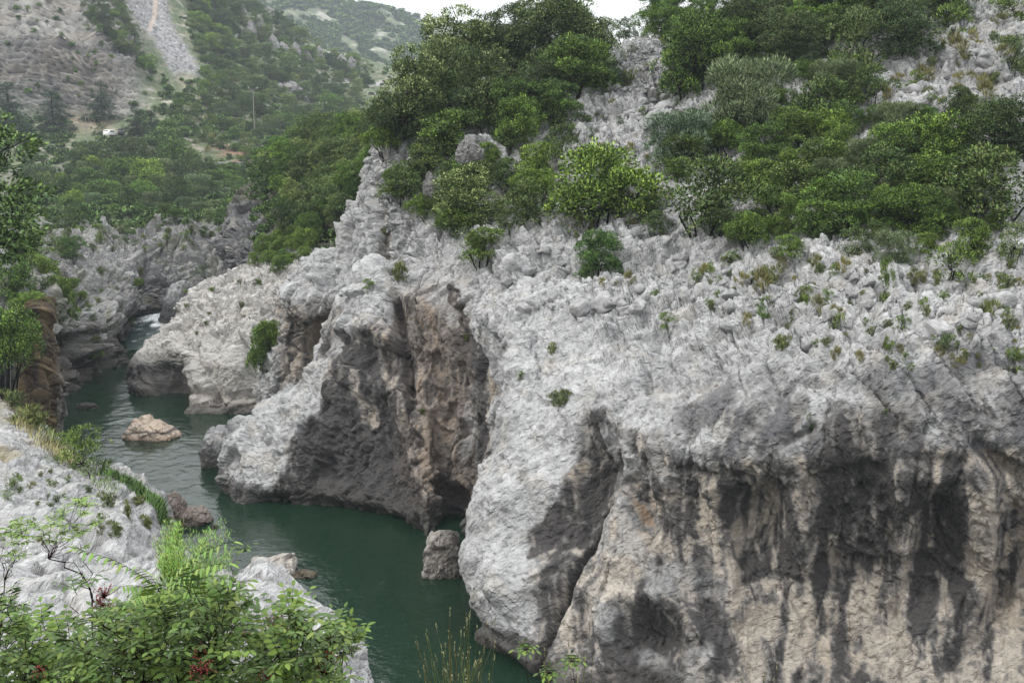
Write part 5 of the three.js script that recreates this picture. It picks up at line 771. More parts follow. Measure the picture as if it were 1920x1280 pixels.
// ---------------------------------------------------------------- stones that can be told apart on the slope
function stoneGeo(seed, box) { // an angular block: a sphere of points cut by random planes
  const r = rng(seed), planes = []; const n = box ? 6 : 8 + Math.floor(r() * 3);
  for (let i = 0; i < n; i++) planes.push(box ? [...norm3(...[[1, 0, 0], [-1, 0, 0], [0, 1, 0], [0, -1, 0], [0, 0, 1], [0, 0, -1]][i].map((e) => e + (r() - 0.5) * 0.3)), 0.72 + 0.3 * r()] : [...norm3(r() - 0.5, (r() - 0.5) * 0.9, r() - 0.5), 0.48 + 0.3 * r()]);
  const g = new THREE.IcosahedronGeometry(1, 3), p = g.attributes.position, c = new Float32Array(p.count * 3), uv = [];
  for (let i = 0; i < p.count; i++) {
    let d = norm3(p.getX(i), p.getY(i), p.getZ(i)), k = 1.15; for (const q of planes) { const t = d[0] * q[0] + d[1] * q[1] + d[2] * q[2]; if (t > 0.01) k = Math.min(k, q[3] / t); }
    k *= 1 + 0.02 * noise(d[0] * 4 + seed, d[1] * 4, d[2] * 4); p.setXYZ(i, d[0] * k, d[1] * k * 0.8, d[2] * k);
    const s = 0.86 + 0.5 * fbm(d[0] * 3 + seed, d[1] * 3, d[2] * 3, 3), o = [LIGHT[0] * s, LIGHT[1] * s, LIGHT[2] * s]; mixInto(o, BLUE, 0.7 * sstep(0.0, 0.3, fbm(d[0] * 2.2 + 9 + seed, d[1] * 2.2, d[2] * 2.2, 3))); c.set(o, i * 3); uv.push(d[0] + d[1], d[2] - d[1]);
  }
  g.setAttribute('color', new THREE.BufferAttribute(c, 3)); g.setAttribute('uv', new THREE.Float32BufferAttribute(uv, 2)); g.computeVertexNormals(); return g;
}
const STONES = [1, 2, 3, 4, 5, 6].map((s) => stoneGeo(s * 13)), BLOCKS = [1, 2, 3].map((s) => stoneGeo(s * 31, true));
const stoneMats = [0.84, 0.95, 1.06].map((k) => new THREE.MeshStandardMaterial({ vertexColors: true, roughness: 0.93, color: new THREE.Color(k, k * 0.995, k * 0.985), bumpMap: RELIEF, bumpScale: 0.03 }));
function addStone(parent, geo, g, size, r, name = 'stone') {
  const m = part(name, geo, stoneMats[Math.floor(r() * 3)], parent), up = new THREE.Vector3(g.n[0], g.n[1], g.n[2]);
  m.position.set(g.p[0] - up.x * size * 0.22, g.p[1] - up.y * size * 0.22, g.p[2] - up.z * size * 0.22);
  m.quaternion.setFromUnitVectors(new THREE.Vector3(0, 1, 0), up).multiply(new THREE.Quaternion().setFromAxisAngle(new THREE.Vector3(0, 1, 0), r() * 6.28)).multiply(new THREE.Quaternion().setFromAxisAngle(new THREE.Vector3(1, 0, 0), (r() - 0.5) * 0.7));
  m.scale.set(size * (0.8 + 0.5 * r()), size * (0.7 + 0.5 * r()), size * (0.8 + 0.5 * r())); return m;
}
{
  const r = rng(808), C = SHEETS.right_cliff.mesh;
  const zone = (poly, n, s0, s1, set) => { const xs = poly.filter((_, i) => i % 2 === 0), ys = poly.filter((_, i) => i % 2), x0 = Math.min(...xs), x1 = Math.max(...xs), y0 = Math.min(...ys), y1 = Math.max(...ys); for (let k = 0, t = 0; k < n && t < n * 30; t++) { const x = lerp(x0, x1, r()), y = lerp(y0, y1, r()); if (!inPoly(x, y, poly)) continue; const g = ground(x, y, RC); if (!g) continue; addStone(C, set[Math.floor(r() * set.length)], g, lerp(s0, s1, r() * r()), r); k++; } };
  zone([1290, 520, 1480, 480, 1780, 530, 1915, 520, 1915, 640, 1700, 650, 1480, 640, 1300, 600], 90, 0.16, 0.5, STONES);
  zone([930, 480, 1060, 450, 1180, 480, 1300, 470, 1290, 560, 1160, 600, 960, 590], 70, 0.18, 0.5, [...STONES, ...BLOCKS]);
  zone([1060, 250, 1190, 160, 1300, 170, 1210, 240, 1120, 260], 45, 0.25, 0.7, STONES);
  zone([1670, 190, 1780, 100, 1910, 60, 1910, 170, 1760, 230], 55, 0.2, 0.6, STONES);
  zone([1200, 330, 1260, 330, 1270, 460, 1180, 450], 22, 0.25, 0.6, STONES);
  for (const [x, y, s] of [[985, 535, 0.75], [1010, 530, 0.7], [955, 490, 0.8], [1605, 590, 0.7], [1520, 580, 0.5], [1100, 470, 0.7], [880, 265, 1.3], [1700, 520, 0.6], [1880, 560, 0.7], [1820, 600, 0.8], [1760, 610, 0.6]]) { const g = ground(x, y, RC); addStone(C, BLOCKS[Math.floor(r() * 3)], g, s * 0.62, r); }
  // the loose scree under the trees
  const n = 1500, m = new THREE.InstancedMesh(STONES[0], stoneMats[1], n), M = new THREE.Matrix4(), q = new THREE.Quaternion(); let k = 0;
  const poly = [1195, 78, 1245, 78, 1268, 150, 1240, 175, 1140, 170, 1150, 130];
  for (let t = 0; t < 60000 && k < n; t++) { const v = Math.floor(r() * SHEETS.right_cliff.N), s = SHEETS.right_cliff, x = s.pos[v * 3], y = s.pos[v * 3 + 1], z = s.pos[v * 3 + 2], [px, py] = toPix(x, y, z); if (!inPoly(px, py, poly)) continue; const a = 0.08 + 0.22 * r() * r(); q.setFromEuler(new THREE.Euler(r() * 6, r() * 6, r() * 6)); M.compose(new THREE.Vector3(x + (r() - 0.5) * 0.5, y + a * 0.3, z + (r() - 0.5) * 0.5), q, new THREE.Vector3(a * (0.8 + 0.6 * r()), a, a)); m.setMatrixAt(k++, M); }
  m.count = k; m.name = numbered('scree'); scene.add(shadowed(m)); tag(m, 'loose grey scree running down between the trees on the upper slope', 'scree', null, 'stuff');
}

// ---------------------------------------------------------------- boulders in the river
function boulder(px, py, wpx, hpx, deep, seed, paint, label, opt = {}) {
  const D = waterD(py) + deep * 0.25, p = at(px, py, D), w = wpx * D / F / 2, h = hpx * D / F, t = thing('river_boulder', [p[0], 0, p[2] - deep * 0.3], 0);
  const g = new THREE.IcosahedronGeometry(1, 26), P = g.attributes.position, c = new Float32Array(P.count * 3), uv = [], s = [0, 0, 0], o = [0, 0, 0];
  for (let i = 0; i < P.count; i++) {
    const d = norm3(P.getX(i), P.getY(i), P.getZ(i)); let [x, y, z] = d;
    const e = opt.square || 0.35, l = Math.pow(Math.pow(Math.abs(x), 2 + 4 * e) + Math.pow(Math.abs(y), 2 + 2 * e) + Math.pow(Math.abs(z), 2 + 4 * e), 1 / (2 + 3 * e)); x /= l; y /= l; z /= l;
    if (opt.shape) [x, y, z] = opt.shape(x, y, z);
    const q = [x * w + seed * 3, y * h, z * deep * 0.5], a = broken(q, Math.min(w, 1) * 0.9, 0.18 * Math.min(w, 1), s, 0.7, 0.07) + 0.14 * w * fbm(q[0] * 1.6 / w, q[1] * 1.6 / w, q[2] * 1.6 / w, 4) + broken(q, 0.25, 0.03, s, 0.8, 0.02);
    P.setXYZ(i, x * w + d[0] * a, (y > 0 ? y * h : y * 0.8) + d[1] * a, z * deep * 0.5 + d[2] * a);
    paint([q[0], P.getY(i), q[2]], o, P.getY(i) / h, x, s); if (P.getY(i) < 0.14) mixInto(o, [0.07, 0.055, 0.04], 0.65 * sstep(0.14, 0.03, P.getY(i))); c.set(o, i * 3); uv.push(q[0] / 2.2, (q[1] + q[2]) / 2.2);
  }
  g.setAttribute('color', new THREE.BufferAttribute(c, 3)); g.setAttribute('uv', new THREE.Float32BufferAttribute(uv, 2)); g.computeVertexNormals();
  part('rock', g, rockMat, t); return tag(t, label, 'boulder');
}
const cc = [0.5, 1, 0];
boulder(280, 829, 110, 36, 2.6, 3, (p, o, k, x) => { limestone(p, cc, o, 1.1, 0.2); mixInto(o, [0.48, 0.37, 0.27], 0.75); mixInto(o, [0.3, 0.2, 0.13], 0.6 * sstep(0.3, 0.05, k)); mixInto(o, DARK, 0.85 * sstep(0.08, 0.02, Math.abs(k - 0.52 + 0.25 * Math.abs(x) - 0.1 * fbm(p[0], p[1], p[2], 2)))); }, 'flat pinkish buff boulder alone in the river below the promontory', { shape: (x, y, z) => [x, y > 0 ? y * (1 - 0.5 * Math.max(0, x + 0.15)) : y, z], square: 0.1 });
boulder(829, 1087, 74, 88, 1.5, 7, (p, o, k, x) => { limestone(p, cc, o, 0.8, 0.9); mixInto(o, [0.25, 0.2, 0.155], 0.45); mixInto(o, [0.08, 0.072, 0.065], 0.8 * sstep(-0.2, 0.4, x + 0.3 * noise(p[0] * 2, p[1] * 2, p[2] * 2))); }, 'upright block-shaped grey boulder standing in the river at the foot of the cliff', { square: 0.9, shape: (x, y, z) => [x * (1 - 0.18 * Math.max(0, y)), y, z] });  // right side painted darker, standing for its shaded face
boulder(322, 985, 48, 52, 1.6, 11, (p, o) => { limestone(p, cc, o, 0.55, 0.9); mixInto(o, [0.16, 0.12, 0.095], 0.75); }, 'dark brown rounded rock at the water edge, left one of the dark pair', { shape: (x, y, z) => [x * (1 - 0.3 * Math.max(0, y)) - 0.15 * Math.max(0, y), y, z] });
boulder(361, 988, 56, 27, 1.4, 12, (p, o) => { limestone(p, cc, o, 0.55, 0.9); mixInto(o, [0.16, 0.12, 0.095], 0.75); }, 'dark brown low rock in the water, right one of the dark pair');
boulder(401, 991, 14, 4, 0.4, 13, (p, o) => { o[0] = 0.06; o[1] = 0.055; o[2] = 0.045; }, 'tiny dark rock just breaking the water right of the dark pair');
boulder(502, 1088, 100, 36, 1.8, 14, (p, o, k) => { limestone(p, cc, o, 0.95, 0.3); mixInto(o, TAN, 0.6); mixInto(o, DARK, 0.7 * sstep(0.05, 0.3, fbm(p[0] * 2, p[1] * 2, p[2] * 2, 3))); }, 'buff and black spotted rock with a green tuft in the river by the near bank', { shape: (x, y, z) => [x, y * (0.75 + 0.35 * x), z] });
boulder(560, 1087, 66, 6, 1.0, 15, (p, o) => { o[0] = 0.09; o[1] = 0.075; o[2] = 0.05; }, 'brown slab lying just under the surface right of the spotted rock');
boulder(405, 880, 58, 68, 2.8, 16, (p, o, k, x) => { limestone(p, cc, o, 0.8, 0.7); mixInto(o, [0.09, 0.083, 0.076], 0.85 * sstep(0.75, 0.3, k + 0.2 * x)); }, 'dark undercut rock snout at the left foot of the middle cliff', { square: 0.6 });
boulder(160, 767, 40, 9, 0.9, 17, (p, o) => { o[0] = 0.05; o[1] = 0.045; o[2] = 0.042; }, 'low dark rock awash near the left gorge wall');
boulder(452, 932, 40, 34, 1.4, 18, (p, o) => { limestone(p, cc, o, 1, 0.4); mixInto(o, WARM, 0.6); }, 'pale broken rock at the water line under the left end of the middle cliff');
plant('broom', 508, 1078, 44, 26, null, 'green tuft growing on the spotted rock in the river', { D: waterD(1088) + 0.35, name: 'rock_tuft', cat: 'plant' });

// ---------------------------------------------------------------- the brown tufa curtain with its waterfall, and foam
sheet('tufa_curtain', [
  col(46, 800, 67, 44, 740, 67, 47, 690, 67.5, 55, 640, 68, 61, 605, 69, 63, 582, 70, 68, 572, 74),
  col(52, 800, 64.5, 50, 740, 64.5, 52, 690, 65, 57, 640, 66, 63, 605, 67, 65, 580, 68.5, 70, 570, 73),
  col(72, 800, 63, 70, 740, 63, 68, 690, 63.8, 67, 640, 65, 68, 605, 66.4, 70, 576, 68, 73, 568, 73),
  col(90, 800, 64.5, 89, 740, 64.5, 85, 690, 65, 79, 640, 66, 76, 605, 67, 76, 578, 68.5, 78, 570, 73),
  col(97, 800, 68, 96, 740, 68, 93, 690, 68.5, 88, 640, 69, 83, 605, 70, 80, 584, 71, 82, 575, 75),
], {
  q: 2.4, drop: 4, kind: 'structure', label: 'brown moss-covered tufa curtain hanging down the left gorge wall beside the waterfall',
  disp(p, n, px, py, v, u, c) { return broken(p, 0.7, 0.3, c, 1.8, 0.2) + 0.9 * flutes(p, 0.55, 0.14) + 0.4 * fbm(p[0] * 1.4, p[1] * 0.7, p[2] * 1.4, 4); },
  color(p, n, px, py, v, h, c, o) { const a = fbm(p[0] * 1.5, p[1] * 0.4, p[2] * 1.5, 4); o[0] = 0.07 + 0.08 * a; o[1] = 0.047 + 0.055 * a; o[2] = 0.023 + 0.024 * a; mixInto(o, [0.05, 0.06, 0.02], 0.7 * sstep(0.1, 0.35, a + 0.3 * noise(p[0], p[1] * 0.3, p[2]))); mixInto(o, [0.05, 0.045, 0.035], sstep(60, 48, px)); mixInto(o, MIDG, sstep(86, 95, px)); mixInto(o, [0.02, 0.016, 0.012], 0.8 * sstep(0.0, 0.3, noise(p[0] * 2.2, p[1] * 0.2, p[2] * 2.2))); mixInto(o, [0.15, 0.11, 0.045], 0.6 * sstep(0.1, 0.4, noise(p[0] * 1.3 + 9, p[1] * 0.25, p[2] * 1.3))); },
});
const foamMat = new THREE.MeshStandardMaterial({ vertexColors: true, color: new THREE.Color(0.74, 0.78, 0.78), roughness: 0.4 });
{
  const G = new Geo(), r = rng(31); for (let k = 0; k < 7; k++) { const x = 3 + r() * 12; limb(G, [at(x, 628, 66.5), at(x + 2, 650, 66), at(x + 3 + r() * 3, 690, 65.6), at(x + 5, 735, 65.4)], 0.03, 0.07, [1, 1, 1], 5); }
  const t = thing('waterfall'); tag(t, 'thin white thread of a waterfall at the left edge beside the brown tufa', 'waterfall'); part('falling_water', G.build(), foamMat, t);
  const n = 110, m = 70, P = [], I = [], K = [];
  for (let j = 0; j <= m; j++) for (let i = 0; i <= n; i++) {
    const q = at(lerp(236, 312, i / n), lerp(664, 600, j / m), lerp(97, 122, Math.pow(j / m, 0.9))), x = q[0], z = q[2], up = sstep(-108, -121, z), w = fbm(x * 1.1 + z * 0.2, z * 0.45, 3, 4), foam = clamp(sstep(-0.16, 0.12, w - 0.34 + 0.62 * up), 0, 1);
    P.push(x, 0.16 + 0.5 * up + (0.12 + 0.3 * up) * w + 0.1 * foam - 0.5 * sstep(-101, -97, z), z); K.push(lerp(0.012, 1, foam), lerp(0.035, 1, foam), lerp(0.028, 1, foam)); if (i < n && j < m) { const k = j * (n + 1) + i; I.push(k, k + 1, k + n + 1, k + 1, k + n + 2, k + n + 1); }
  }
  const g = new THREE.BufferGeometry(); g.setAttribute('position', new THREE.Float32BufferAttribute(P, 3)); g.setAttribute('color', new THREE.Float32BufferAttribute(K, 3)); g.setIndex(I); g.computeVertexNormals(); tag(part('rapids', g, foamMat, scene), 'white foaming rapids where the river enters between the dark rocks', 'rapids', null, 'stuff');
}

// ---------------------------------------------------------------- road, cars, poles beyond
const plain = (c, r = 0.6, m = 0) => new THREE.MeshStandardMaterial({ color: new THREE.Color(...c), roughness: r, metalness: m });
function bx(w, h, d, x, y, z) { const g = new THREE.BoxGeometry(w, h, d); g.translate(x, y, z); return g; }
const M = { white: plain([0.75, 0.75, 0.74], 0.35), silver: plain([0.45, 0.46, 0.48], 0.35, 0.3), glass: plain([0.02, 0.022, 0.025], 0.1), tyre: plain([0.02, 0.02, 0.02], 0.9), lampRed: plain([0.4, 0.02, 0.015], 0.4), pole: plain([0.22, 0.2, 0.185], 0.8), stone: plain([0.28, 0.27, 0.25], 0.9), concrete: plain([0.5, 0.49, 0.47], 0.9), dark: plain([0.04, 0.042, 0.05], 0.3), red: plain([0.5, 0.05, 0.03], 0.4) };
function car(px, py, turn, paint, label) {
  const g = ground(px, py, LH), t = thing('parked_car', [g.p[0], g.p[1] + 0.25, g.p[2]], turn); t.scale.setScalar(0.88); tag(t, label, 'car');
  const s = new THREE.Shape(); s.moveTo(-2.1, 0.3); s.lineTo(2.1, 0.3); s.quadraticCurveTo(2.2, 0.75, 2.05, 0.85); s.lineTo(1.15, 0.98); s.lineTo(0.5, 1.48); s.quadraticCurveTo(-0.4, 1.58, -1.5, 1.5); s.lineTo(-2.0, 0.98); s.quadraticCurveTo(-2.2, 0.7, -2.1, 0.3);
  const b = new THREE.ExtrudeGeometry(s, { depth: 1.56, bevelEnabled: true, bevelSize: 0.08, bevelThickness: 0.1, bevelSegments: 2 }); b.translate(0, 0, -0.78); part('body', b, paint, t);
  const r = new THREE.BufferGeometry().copy(bx(0.04, 0.42, 1.3, 0, 0, 0)); r.rotateZ(0.45); r.translate(-1.86, 1.24, 0); part('rear_window', r, M.glass, t);
  const f = bx(0.04, 0.6, 1.34, 0, 0, 0); f.rotateZ(0.92); f.translate(0.88, 1.26, 0); part('windscreen', f, M.glass, t);
  for (const z of [-0.89, 0.89]) part('side_window', bx(1.7, 0.34, 0.03, -0.5, 1.22, z), M.glass, t);
  for (const x of [-1.35, 1.35]) for (const z of [-0.75, 0.75]) { const w = new THREE.CylinderGeometry(0.32, 0.32, 0.22, 18); w.rotateX(Math.PI / 2); w.translate(x, 0.3, z); part('wheel', w, M.tyre, t); }
  for (const z of [-0.68, 0.68]) part('tail_lamp', bx(0.06, 0.16, 0.26, -2.17, 0.85, z), M.lampRed, t);
  return t;
}
car(205, 256, 1.35, M.white, 'white car parked on the track left of the dark conifers');
car(225, 254, 1.9, M.dark, 'dark car partly hidden behind the conifers right of the white car');
function pole(px, py, hpx, arm, label) {
  const g = ground(px, py, LH), h = hpx * g.D / F, t = thing('utility_pole', g.p, 0.15); tag(t, label, 'utility pole');
  const c = new THREE.CylinderGeometry(0.075, 0.12, h + 1, 10); c.translate(0, h / 2 - 0.5, 0); part('pole', c, M.pole, t);
  for (const s of [-1, 1]) { const a = bx(1.35, 0.1, 0.1, 0.6, 0, 0); if (arm) a.rotateZ(0.6); if (s < 0) a.rotateY(Math.PI); a.translate(0, h - (arm ? 0.4 : 0.1), 0); part('crossarm', a, M.pole, t); const i = new THREE.CylinderGeometry(0.09, 0.09, 0.4, 8); i.translate(s * 1.1, h + (arm ? 0.45 : 0.15), 0); part('insulator', i, M.concrete, t); }
}
pole(475, 258, 86, true, 'tall utility pole with a forked crossarm among the far trees');
pole(606, 214, 20, false, 'distant utility pole with a straight crossarm in the far wood');
{
  const g = ground(164, 284, LH), t = thing('lamp_post', g.p, 0); tag(t, 'thin dark lamp post standing by the track left of the large round tree', 'lamp post'); const c = new THREE.CylinderGeometry(0.07, 0.1, 8.4, 8); c.translate(0, 3.8, 0); part('post', c, M.pole, t); const c2 = bx(1.0, 0.12, 0.3, 0.4, 8, 0); part('lamp_head', c2, M.pole, t);
  const q = ground(176, 279, LH), w = thing('barrier', q.p, 0.05); tag(w, 'low pale concrete barrier beside the lamp post', 'barrier'); part('wall', bx(2.6, 0.5, 0.3, 0, 0.55, 0), M.concrete, w); part('coping', bx(2.7, 0.08, 0.4, 0, 0.85, 0), M.concrete, w);
  const a = ground(330, 316, LH).p, b = ground(465, 312, LH).p, L = Math.hypot(b[0] - a[0], b[2] - a[2]), rw = thing('road_wall', [(a[0] + b[0]) / 2, (a[1] + b[1]) / 2, (a[2] + b[2]) / 2], -Math.atan2(b[2] - a[2], b[0] - a[0])); tag(rw, 'low grey stone parapet of the road under the red cutting', 'wall'); part('parapet', bx(L, 1.5, 0.5, 0, 0.4, 0), M.stone, rw); for (let k = 0; k < 16; k++) part('coping_stone', bx(L / 16 - 0.04, 0.2, 0.62, -L / 2 + (k + 0.5) * L / 16, 1.26, 0), M.concrete, rw);
}

// ---------------------------------------------------------------- rock pinnacles on the far ridge
{
  const PIN = 'first second third fourth fifth sixth seventh eighth ninth tenth eleventh twelfth thirteenth'.split(' ');
  const r = rng(611), V = [1, 2, 3].map((sd) => {
    const g = new THREE.IcosahedronGeometry(1, 12), P = g.attributes.position, c = new Float32Array(P.count * 3), o = [0, 0, 0], s = [0, 0, 0], uv = [];
    for (let i = 0; i < P.count; i++) { const d = norm3(P.getX(i), P.getY(i), P.getZ(i)), t = (d[1] + 1) / 2, w = 1.05 - 0.6 * t * t, q = [d[0] * 3 + sd * 9, d[1] * 6, d[2] * 3], a = 0.32 * ridged(q[0] * 0.45, q[1] * 0.12, q[2] * 0.45, 3) + broken(q, 1.4, 0.16, s, 1.8, 0.1); P.setXYZ(i, d[0] * (w + a), d[1] + 0.25 * a, d[2] * (w + a)); const k = 0.6 + 0.5 * fbm(q[0], q[1], q[2], 3); o[0] = 0.36 * k; o[1] = 0.35 * k; o[2] = 0.34 * k; c.set(o, i * 3); uv.push(d[0], d[1]); }
    g.setAttribute('color', new THREE.BufferAttribute(c, 3)); g.setAttribute('uv', new THREE.Float32BufferAttribute(uv, 2)); g.computeVertexNormals(); return g;
  });
  [[430, 30, 22, 26], [455, 36, 20, 44], [470, 62, 18, 40], [486, 50, 18, 34], [512, 84, 22, 34], [528, 96, 26, 26], [506, 30, 24, 26], [552, 100, 20, 34], [575, 108, 16, 28], [600, 112, 20, 42], [622, 118, 14, 30], [640, 122, 22, 34], [658, 124, 16, 30], [545, 165, 40, 22], [590, 230, 26, 12], [525, 165, 22, 16], [575, 190, 14, 16]].sort((p, q) => (p[1] >= 150) - (q[1] >= 150) || p[0] - q[0]).forEach(([x, y, w, h], i) => { const g = ground(x, y, LH); if (!g) return; const t = thing('rock_pinnacle', g.p, r() * 6.28), k = g.D / F, m = part('rock', V[i % 3], farRockMat, t); m.scale.set(w * k / 2, h * k / 1.7, w * k / 2); tag(t, i < 13 ? PIN[i] + ' grey rock pinnacle of those along the far ridge, counted from the left' : ['broad pale outcrop among the trees above the distant utility pole', 'small outcrop just below the distant utility pole', 'small pale outcrop left of the broad one in the far wood', 'narrow outcrop below the broad one in the far wood'][i - 13], 'rock', i < 13 ? 'pinnacles of the far ridge' : 'outcrops of the far hillside'); });
  for (const [x, y, w, h, i, l] of [[880, 288, 52, 50, 0, 'pale rock horn rising between the shrubs above the greyish oak'], [806, 352, 28, 46, 1, 'narrow pale rock horn at the cliff edge left of the greyish oak']]) { const g = ground(x, y, RC), t = thing('rock_horn', at(x, y, g.D - 2.6), 0.6 + i), k = (g.D - 2.6) / F, m = part('rock', V[i], rockMat, t); m.scale.set(w * k / 2.2, h * k / 1.6, w * k / 2.2); tag(t, l, 'rock'); }
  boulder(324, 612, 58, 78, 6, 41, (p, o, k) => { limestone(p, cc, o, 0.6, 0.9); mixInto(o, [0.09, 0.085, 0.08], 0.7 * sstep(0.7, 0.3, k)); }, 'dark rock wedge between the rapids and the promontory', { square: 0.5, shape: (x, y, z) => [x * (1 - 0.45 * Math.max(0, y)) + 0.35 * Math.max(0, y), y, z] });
  for (const [k, x, y, w, h, l] of [['bright_shrub', 62, 582, 80, 46, 'green bush hanging over the top of the brown tufa'], ['bright_shrub', 30, 500, 90, 80, 'green bush under the near dark tree above the left gorge wall'], ['dark_shrub', 90, 470, 80, 60, 'dark bush on the rocks above the left gorge wall']]) plant(k, x, y, w, h, ['left_bank', 'tufa_curtain'], l, { name: 'wall_top_bush', cat: 'bush' });
}
// ---------------------------------------------------------------- near plants with leaves of their own
function leafletGeo(l, w, col, droop = 0.25, notch = 0) { // an elliptic leaf with a folded midrib
  const G = new Geo(), n = 6, rows = [];
  for (let i = 0; i <= n; i++) { const t = i / n, y = t * l, q = w / 2 * Math.pow(Math.sin(Math.PI * Math.min(1, Math.pow(t, 0.85) * 0.98 + 0.012)), 0.8), z = -droop * l * t * t; const k = 0.92 + 0.12 * t; const c = col.map((e) => e * k); rows.push([G.v(-q, y, z + 0.18 * q, -0.3, 0.1, 0.95, c), G.v(0, y, z, 0, 0.1, 1, col.map((e) => e * 1.15)), G.v(q, y, z + 0.18 * q, 0.3, 0.1, 0.95, c)]); }
  for (let i = 0; i < n; i++) { const a = rows[i], b = rows[i + 1]; G.i.push(a[0], a[1], b[0], a[1], b[1], b[0], a[1], a[2], b[1], a[2], b[2], b[1]); }
  return G.build();
}
const nearLeafMat = new THREE.MeshPhysicalMaterial({ vertexColors: true, roughness: 0.6, specularIntensity: 0.35, side: THREE.DoubleSide, transmission: 0.15 });
const PIST = [[0.05, 0.085, 0.03], [0.065, 0.11, 0.034], [0.085, 0.14, 0.04], [0.055, 0.09, 0.042], [0.12, 0.18, 0.045], [0.045, 0.07, 0.03], [0.075, 0.125, 0.045], [0.12, 0.16, 0.05], [0.06, 0.11, 0.03]].map((c) => [c[0] * 1.05, c[1] * 1.06, c[2] * 0.78]);
const pistLeaves = PIST.map((c, i) => leafletGeo(0.042 + 0.003 * (i % 4), 0.018 + 0.0015 * (i % 5), c, 0.08 + 0.06 * (i % 6))), ailLeaves = [[0.1, 0.18, 0.035], [0.12, 0.19, 0.04], [0.085, 0.155, 0.035], [0.14, 0.19, 0.045]].map((c, i) => leafletGeo(0.075, 0.019, c.map((e) => e * 1.3), 0.35)), tinyLeaves = [[0.1, 0.16, 0.04], [0.13, 0.19, 0.05]].map((c) => leafletGeo(0.03, 0.011, c.map((e) => e * 1.3), 0.2));
class NearPlant {
  constructor(seed) { this.r = rng(seed); this.leaves = []; this.S = new Geo(); this.berries = []; }
  leaf(set, p, d, n, s) { // d along the leaf, n its upper side
    const y = new THREE.Vector3(...d).normalize(), z = new THREE.Vector3(...n); z.addScaledVector(y, -z.dot(y)).normalize(); const x = new THREE.Vector3().crossVectors(y, z);
    const m = new THREE.Matrix4().makeBasis(x, y, z).scale(new THREE.Vector3(s, s, s)).setPosition(...p); this.leaves.push([set[Math.floor(this.r() * set.length)], m]);
  }
  frond(set, p, d, len, pairs, s, drop = 0.4, odd = true, jit = 1) { // a pinnate leaf: leaflets in pairs along a drooping stalk
    const r = this.r, side = norm3(...cross(d, [0, 1, 0])), pts = []; let q = [...p], e = norm3(...d);
    for (let k = 0; k <= pairs + 1; k++) {
      pts.push([...q]); const up = norm3(...cross(side, e)); const u = up[1] < 0 ? up.map((v) => -v) : up;
      if (k > 0 && k <= pairs) for (const sg of [-1, 1]) { const dir = norm3(e[0] * 0.5 + side[0] * sg + (r() - 0.5) * 0.5 * jit, e[1] * 0.5 + side[1] * sg - 0.15 - 0.3 * (1 - jit) + (r() - 0.5) * 0.5 * jit, e[2] * 0.5 + side[2] * sg + (r() - 0.5) * 0.5 * jit); this.leaf(set, q, dir, [u[0] + (r() - 0.5) * 0.7 * jit, u[1], u[2] + (r() - 0.5) * 0.7 * jit], s * (0.75 + 0.4 * r()) * (k === pairs ? 0.85 : 1)); }
      const st = len / (pairs + 1); q = [q[0] + e[0] * st, q[1] + e[1] * st, q[2] + e[2] * st]; e = norm3(e[0], e[1] - drop / (pairs + 1), e[2]);
    }
    if (odd) this.leaf(set, pts[pts.length - 1], e, [0, 1, 0.2], s * 0.9);
    limb(this.S, pts, 0.0018, 0.0008, [0.12, 0.13, 0.04], 4);
  }
  stem(a, b, r0, r1, k = 0.12, c = [0.07, 0.045, 0.035]) { const pts = bend(a, b, k, this.r, 7); limb(this.S, pts, r0, r1, c, 6); return pts; }
  berry(p, n, rad, c = [0.22, 0.03, 0.03]) { const G = new Geo(), r = this.r; for (let k = 0; k < n; k++) { const d = norm3(r() - 0.5, r() - 0.2, r() - 0.5), q = rad * (0.3 + 0.7 * r()), e = [p[0] + d[0] * q, p[1] + d[1] * q, p[2] + d[2] * q]; limb(G, [p, e], 0.0012, 0.0008, [0.16, 0.04, 0.03], 3); const s = 0.0035 + 0.001 * r(); limb(G, [[e[0], e[1] - s, e[2]], [e[0], e[1] - s * 0.6, e[2]], [e[0], e[1] + s * 0.6, e[2]], [e[0], e[1] + s, e[2]]].map((v, i) => v), 0.001, 0.001, c, 3); const g = []; for (let j = 0; j < 6; j++) { const o = [[1, 0, 0], [-1, 0, 0], [0, 1, 0], [0, -1, 0], [0, 0, 1], [0, 0, -1]][j]; g.push(G.v(e[0] + o[0] * s, e[1] + o[1] * s, e[2] + o[2] * s, ...o, c)); } for (const f of [[0, 2, 4], [2, 1, 4], [1, 3, 4], [3, 0, 4], [2, 0, 5], [1, 2, 5], [3, 1, 5], [0, 3, 5]]) G.i.push(g[f[0]], g[f[1]], g[f[2]]); } this.berries.push(G.build()); }
  finish(name, label, category, group) {
    const t = thing(name); tag(t, label, category, group); part('stems', this.S.build(), barkMat, t);
    const [cx, cy, cz] = [camera.position.x, camera.position.y, camera.position.z], key = (m) => { const e = m.elements; return (e[12] - cx) ** 2 + (e[13] - cy) ** 2 + (e[14] - cz) ** 2; };
    this.leaves.sort((a, b) => key(a[1]) - key(b[1]));
    this.leaves.slice(0, 300).forEach(([g, m]) => { const o = part('leaf', g, nearLeafMat, t); m.decompose(o.position, o.quaternion, o.scale); });
    const rest = this.leaves.slice(300).map(([g, m]) => g.clone().applyMatrix4(m)); if (rest.length) { const o = part('leaves', mergeGeometries(rest), nearLeafMat, t); o.userData.kind = 'stuff'; }
    for (const b of this.berries) part('berry_cluster', b, barkMat, t); return t;
  }
}
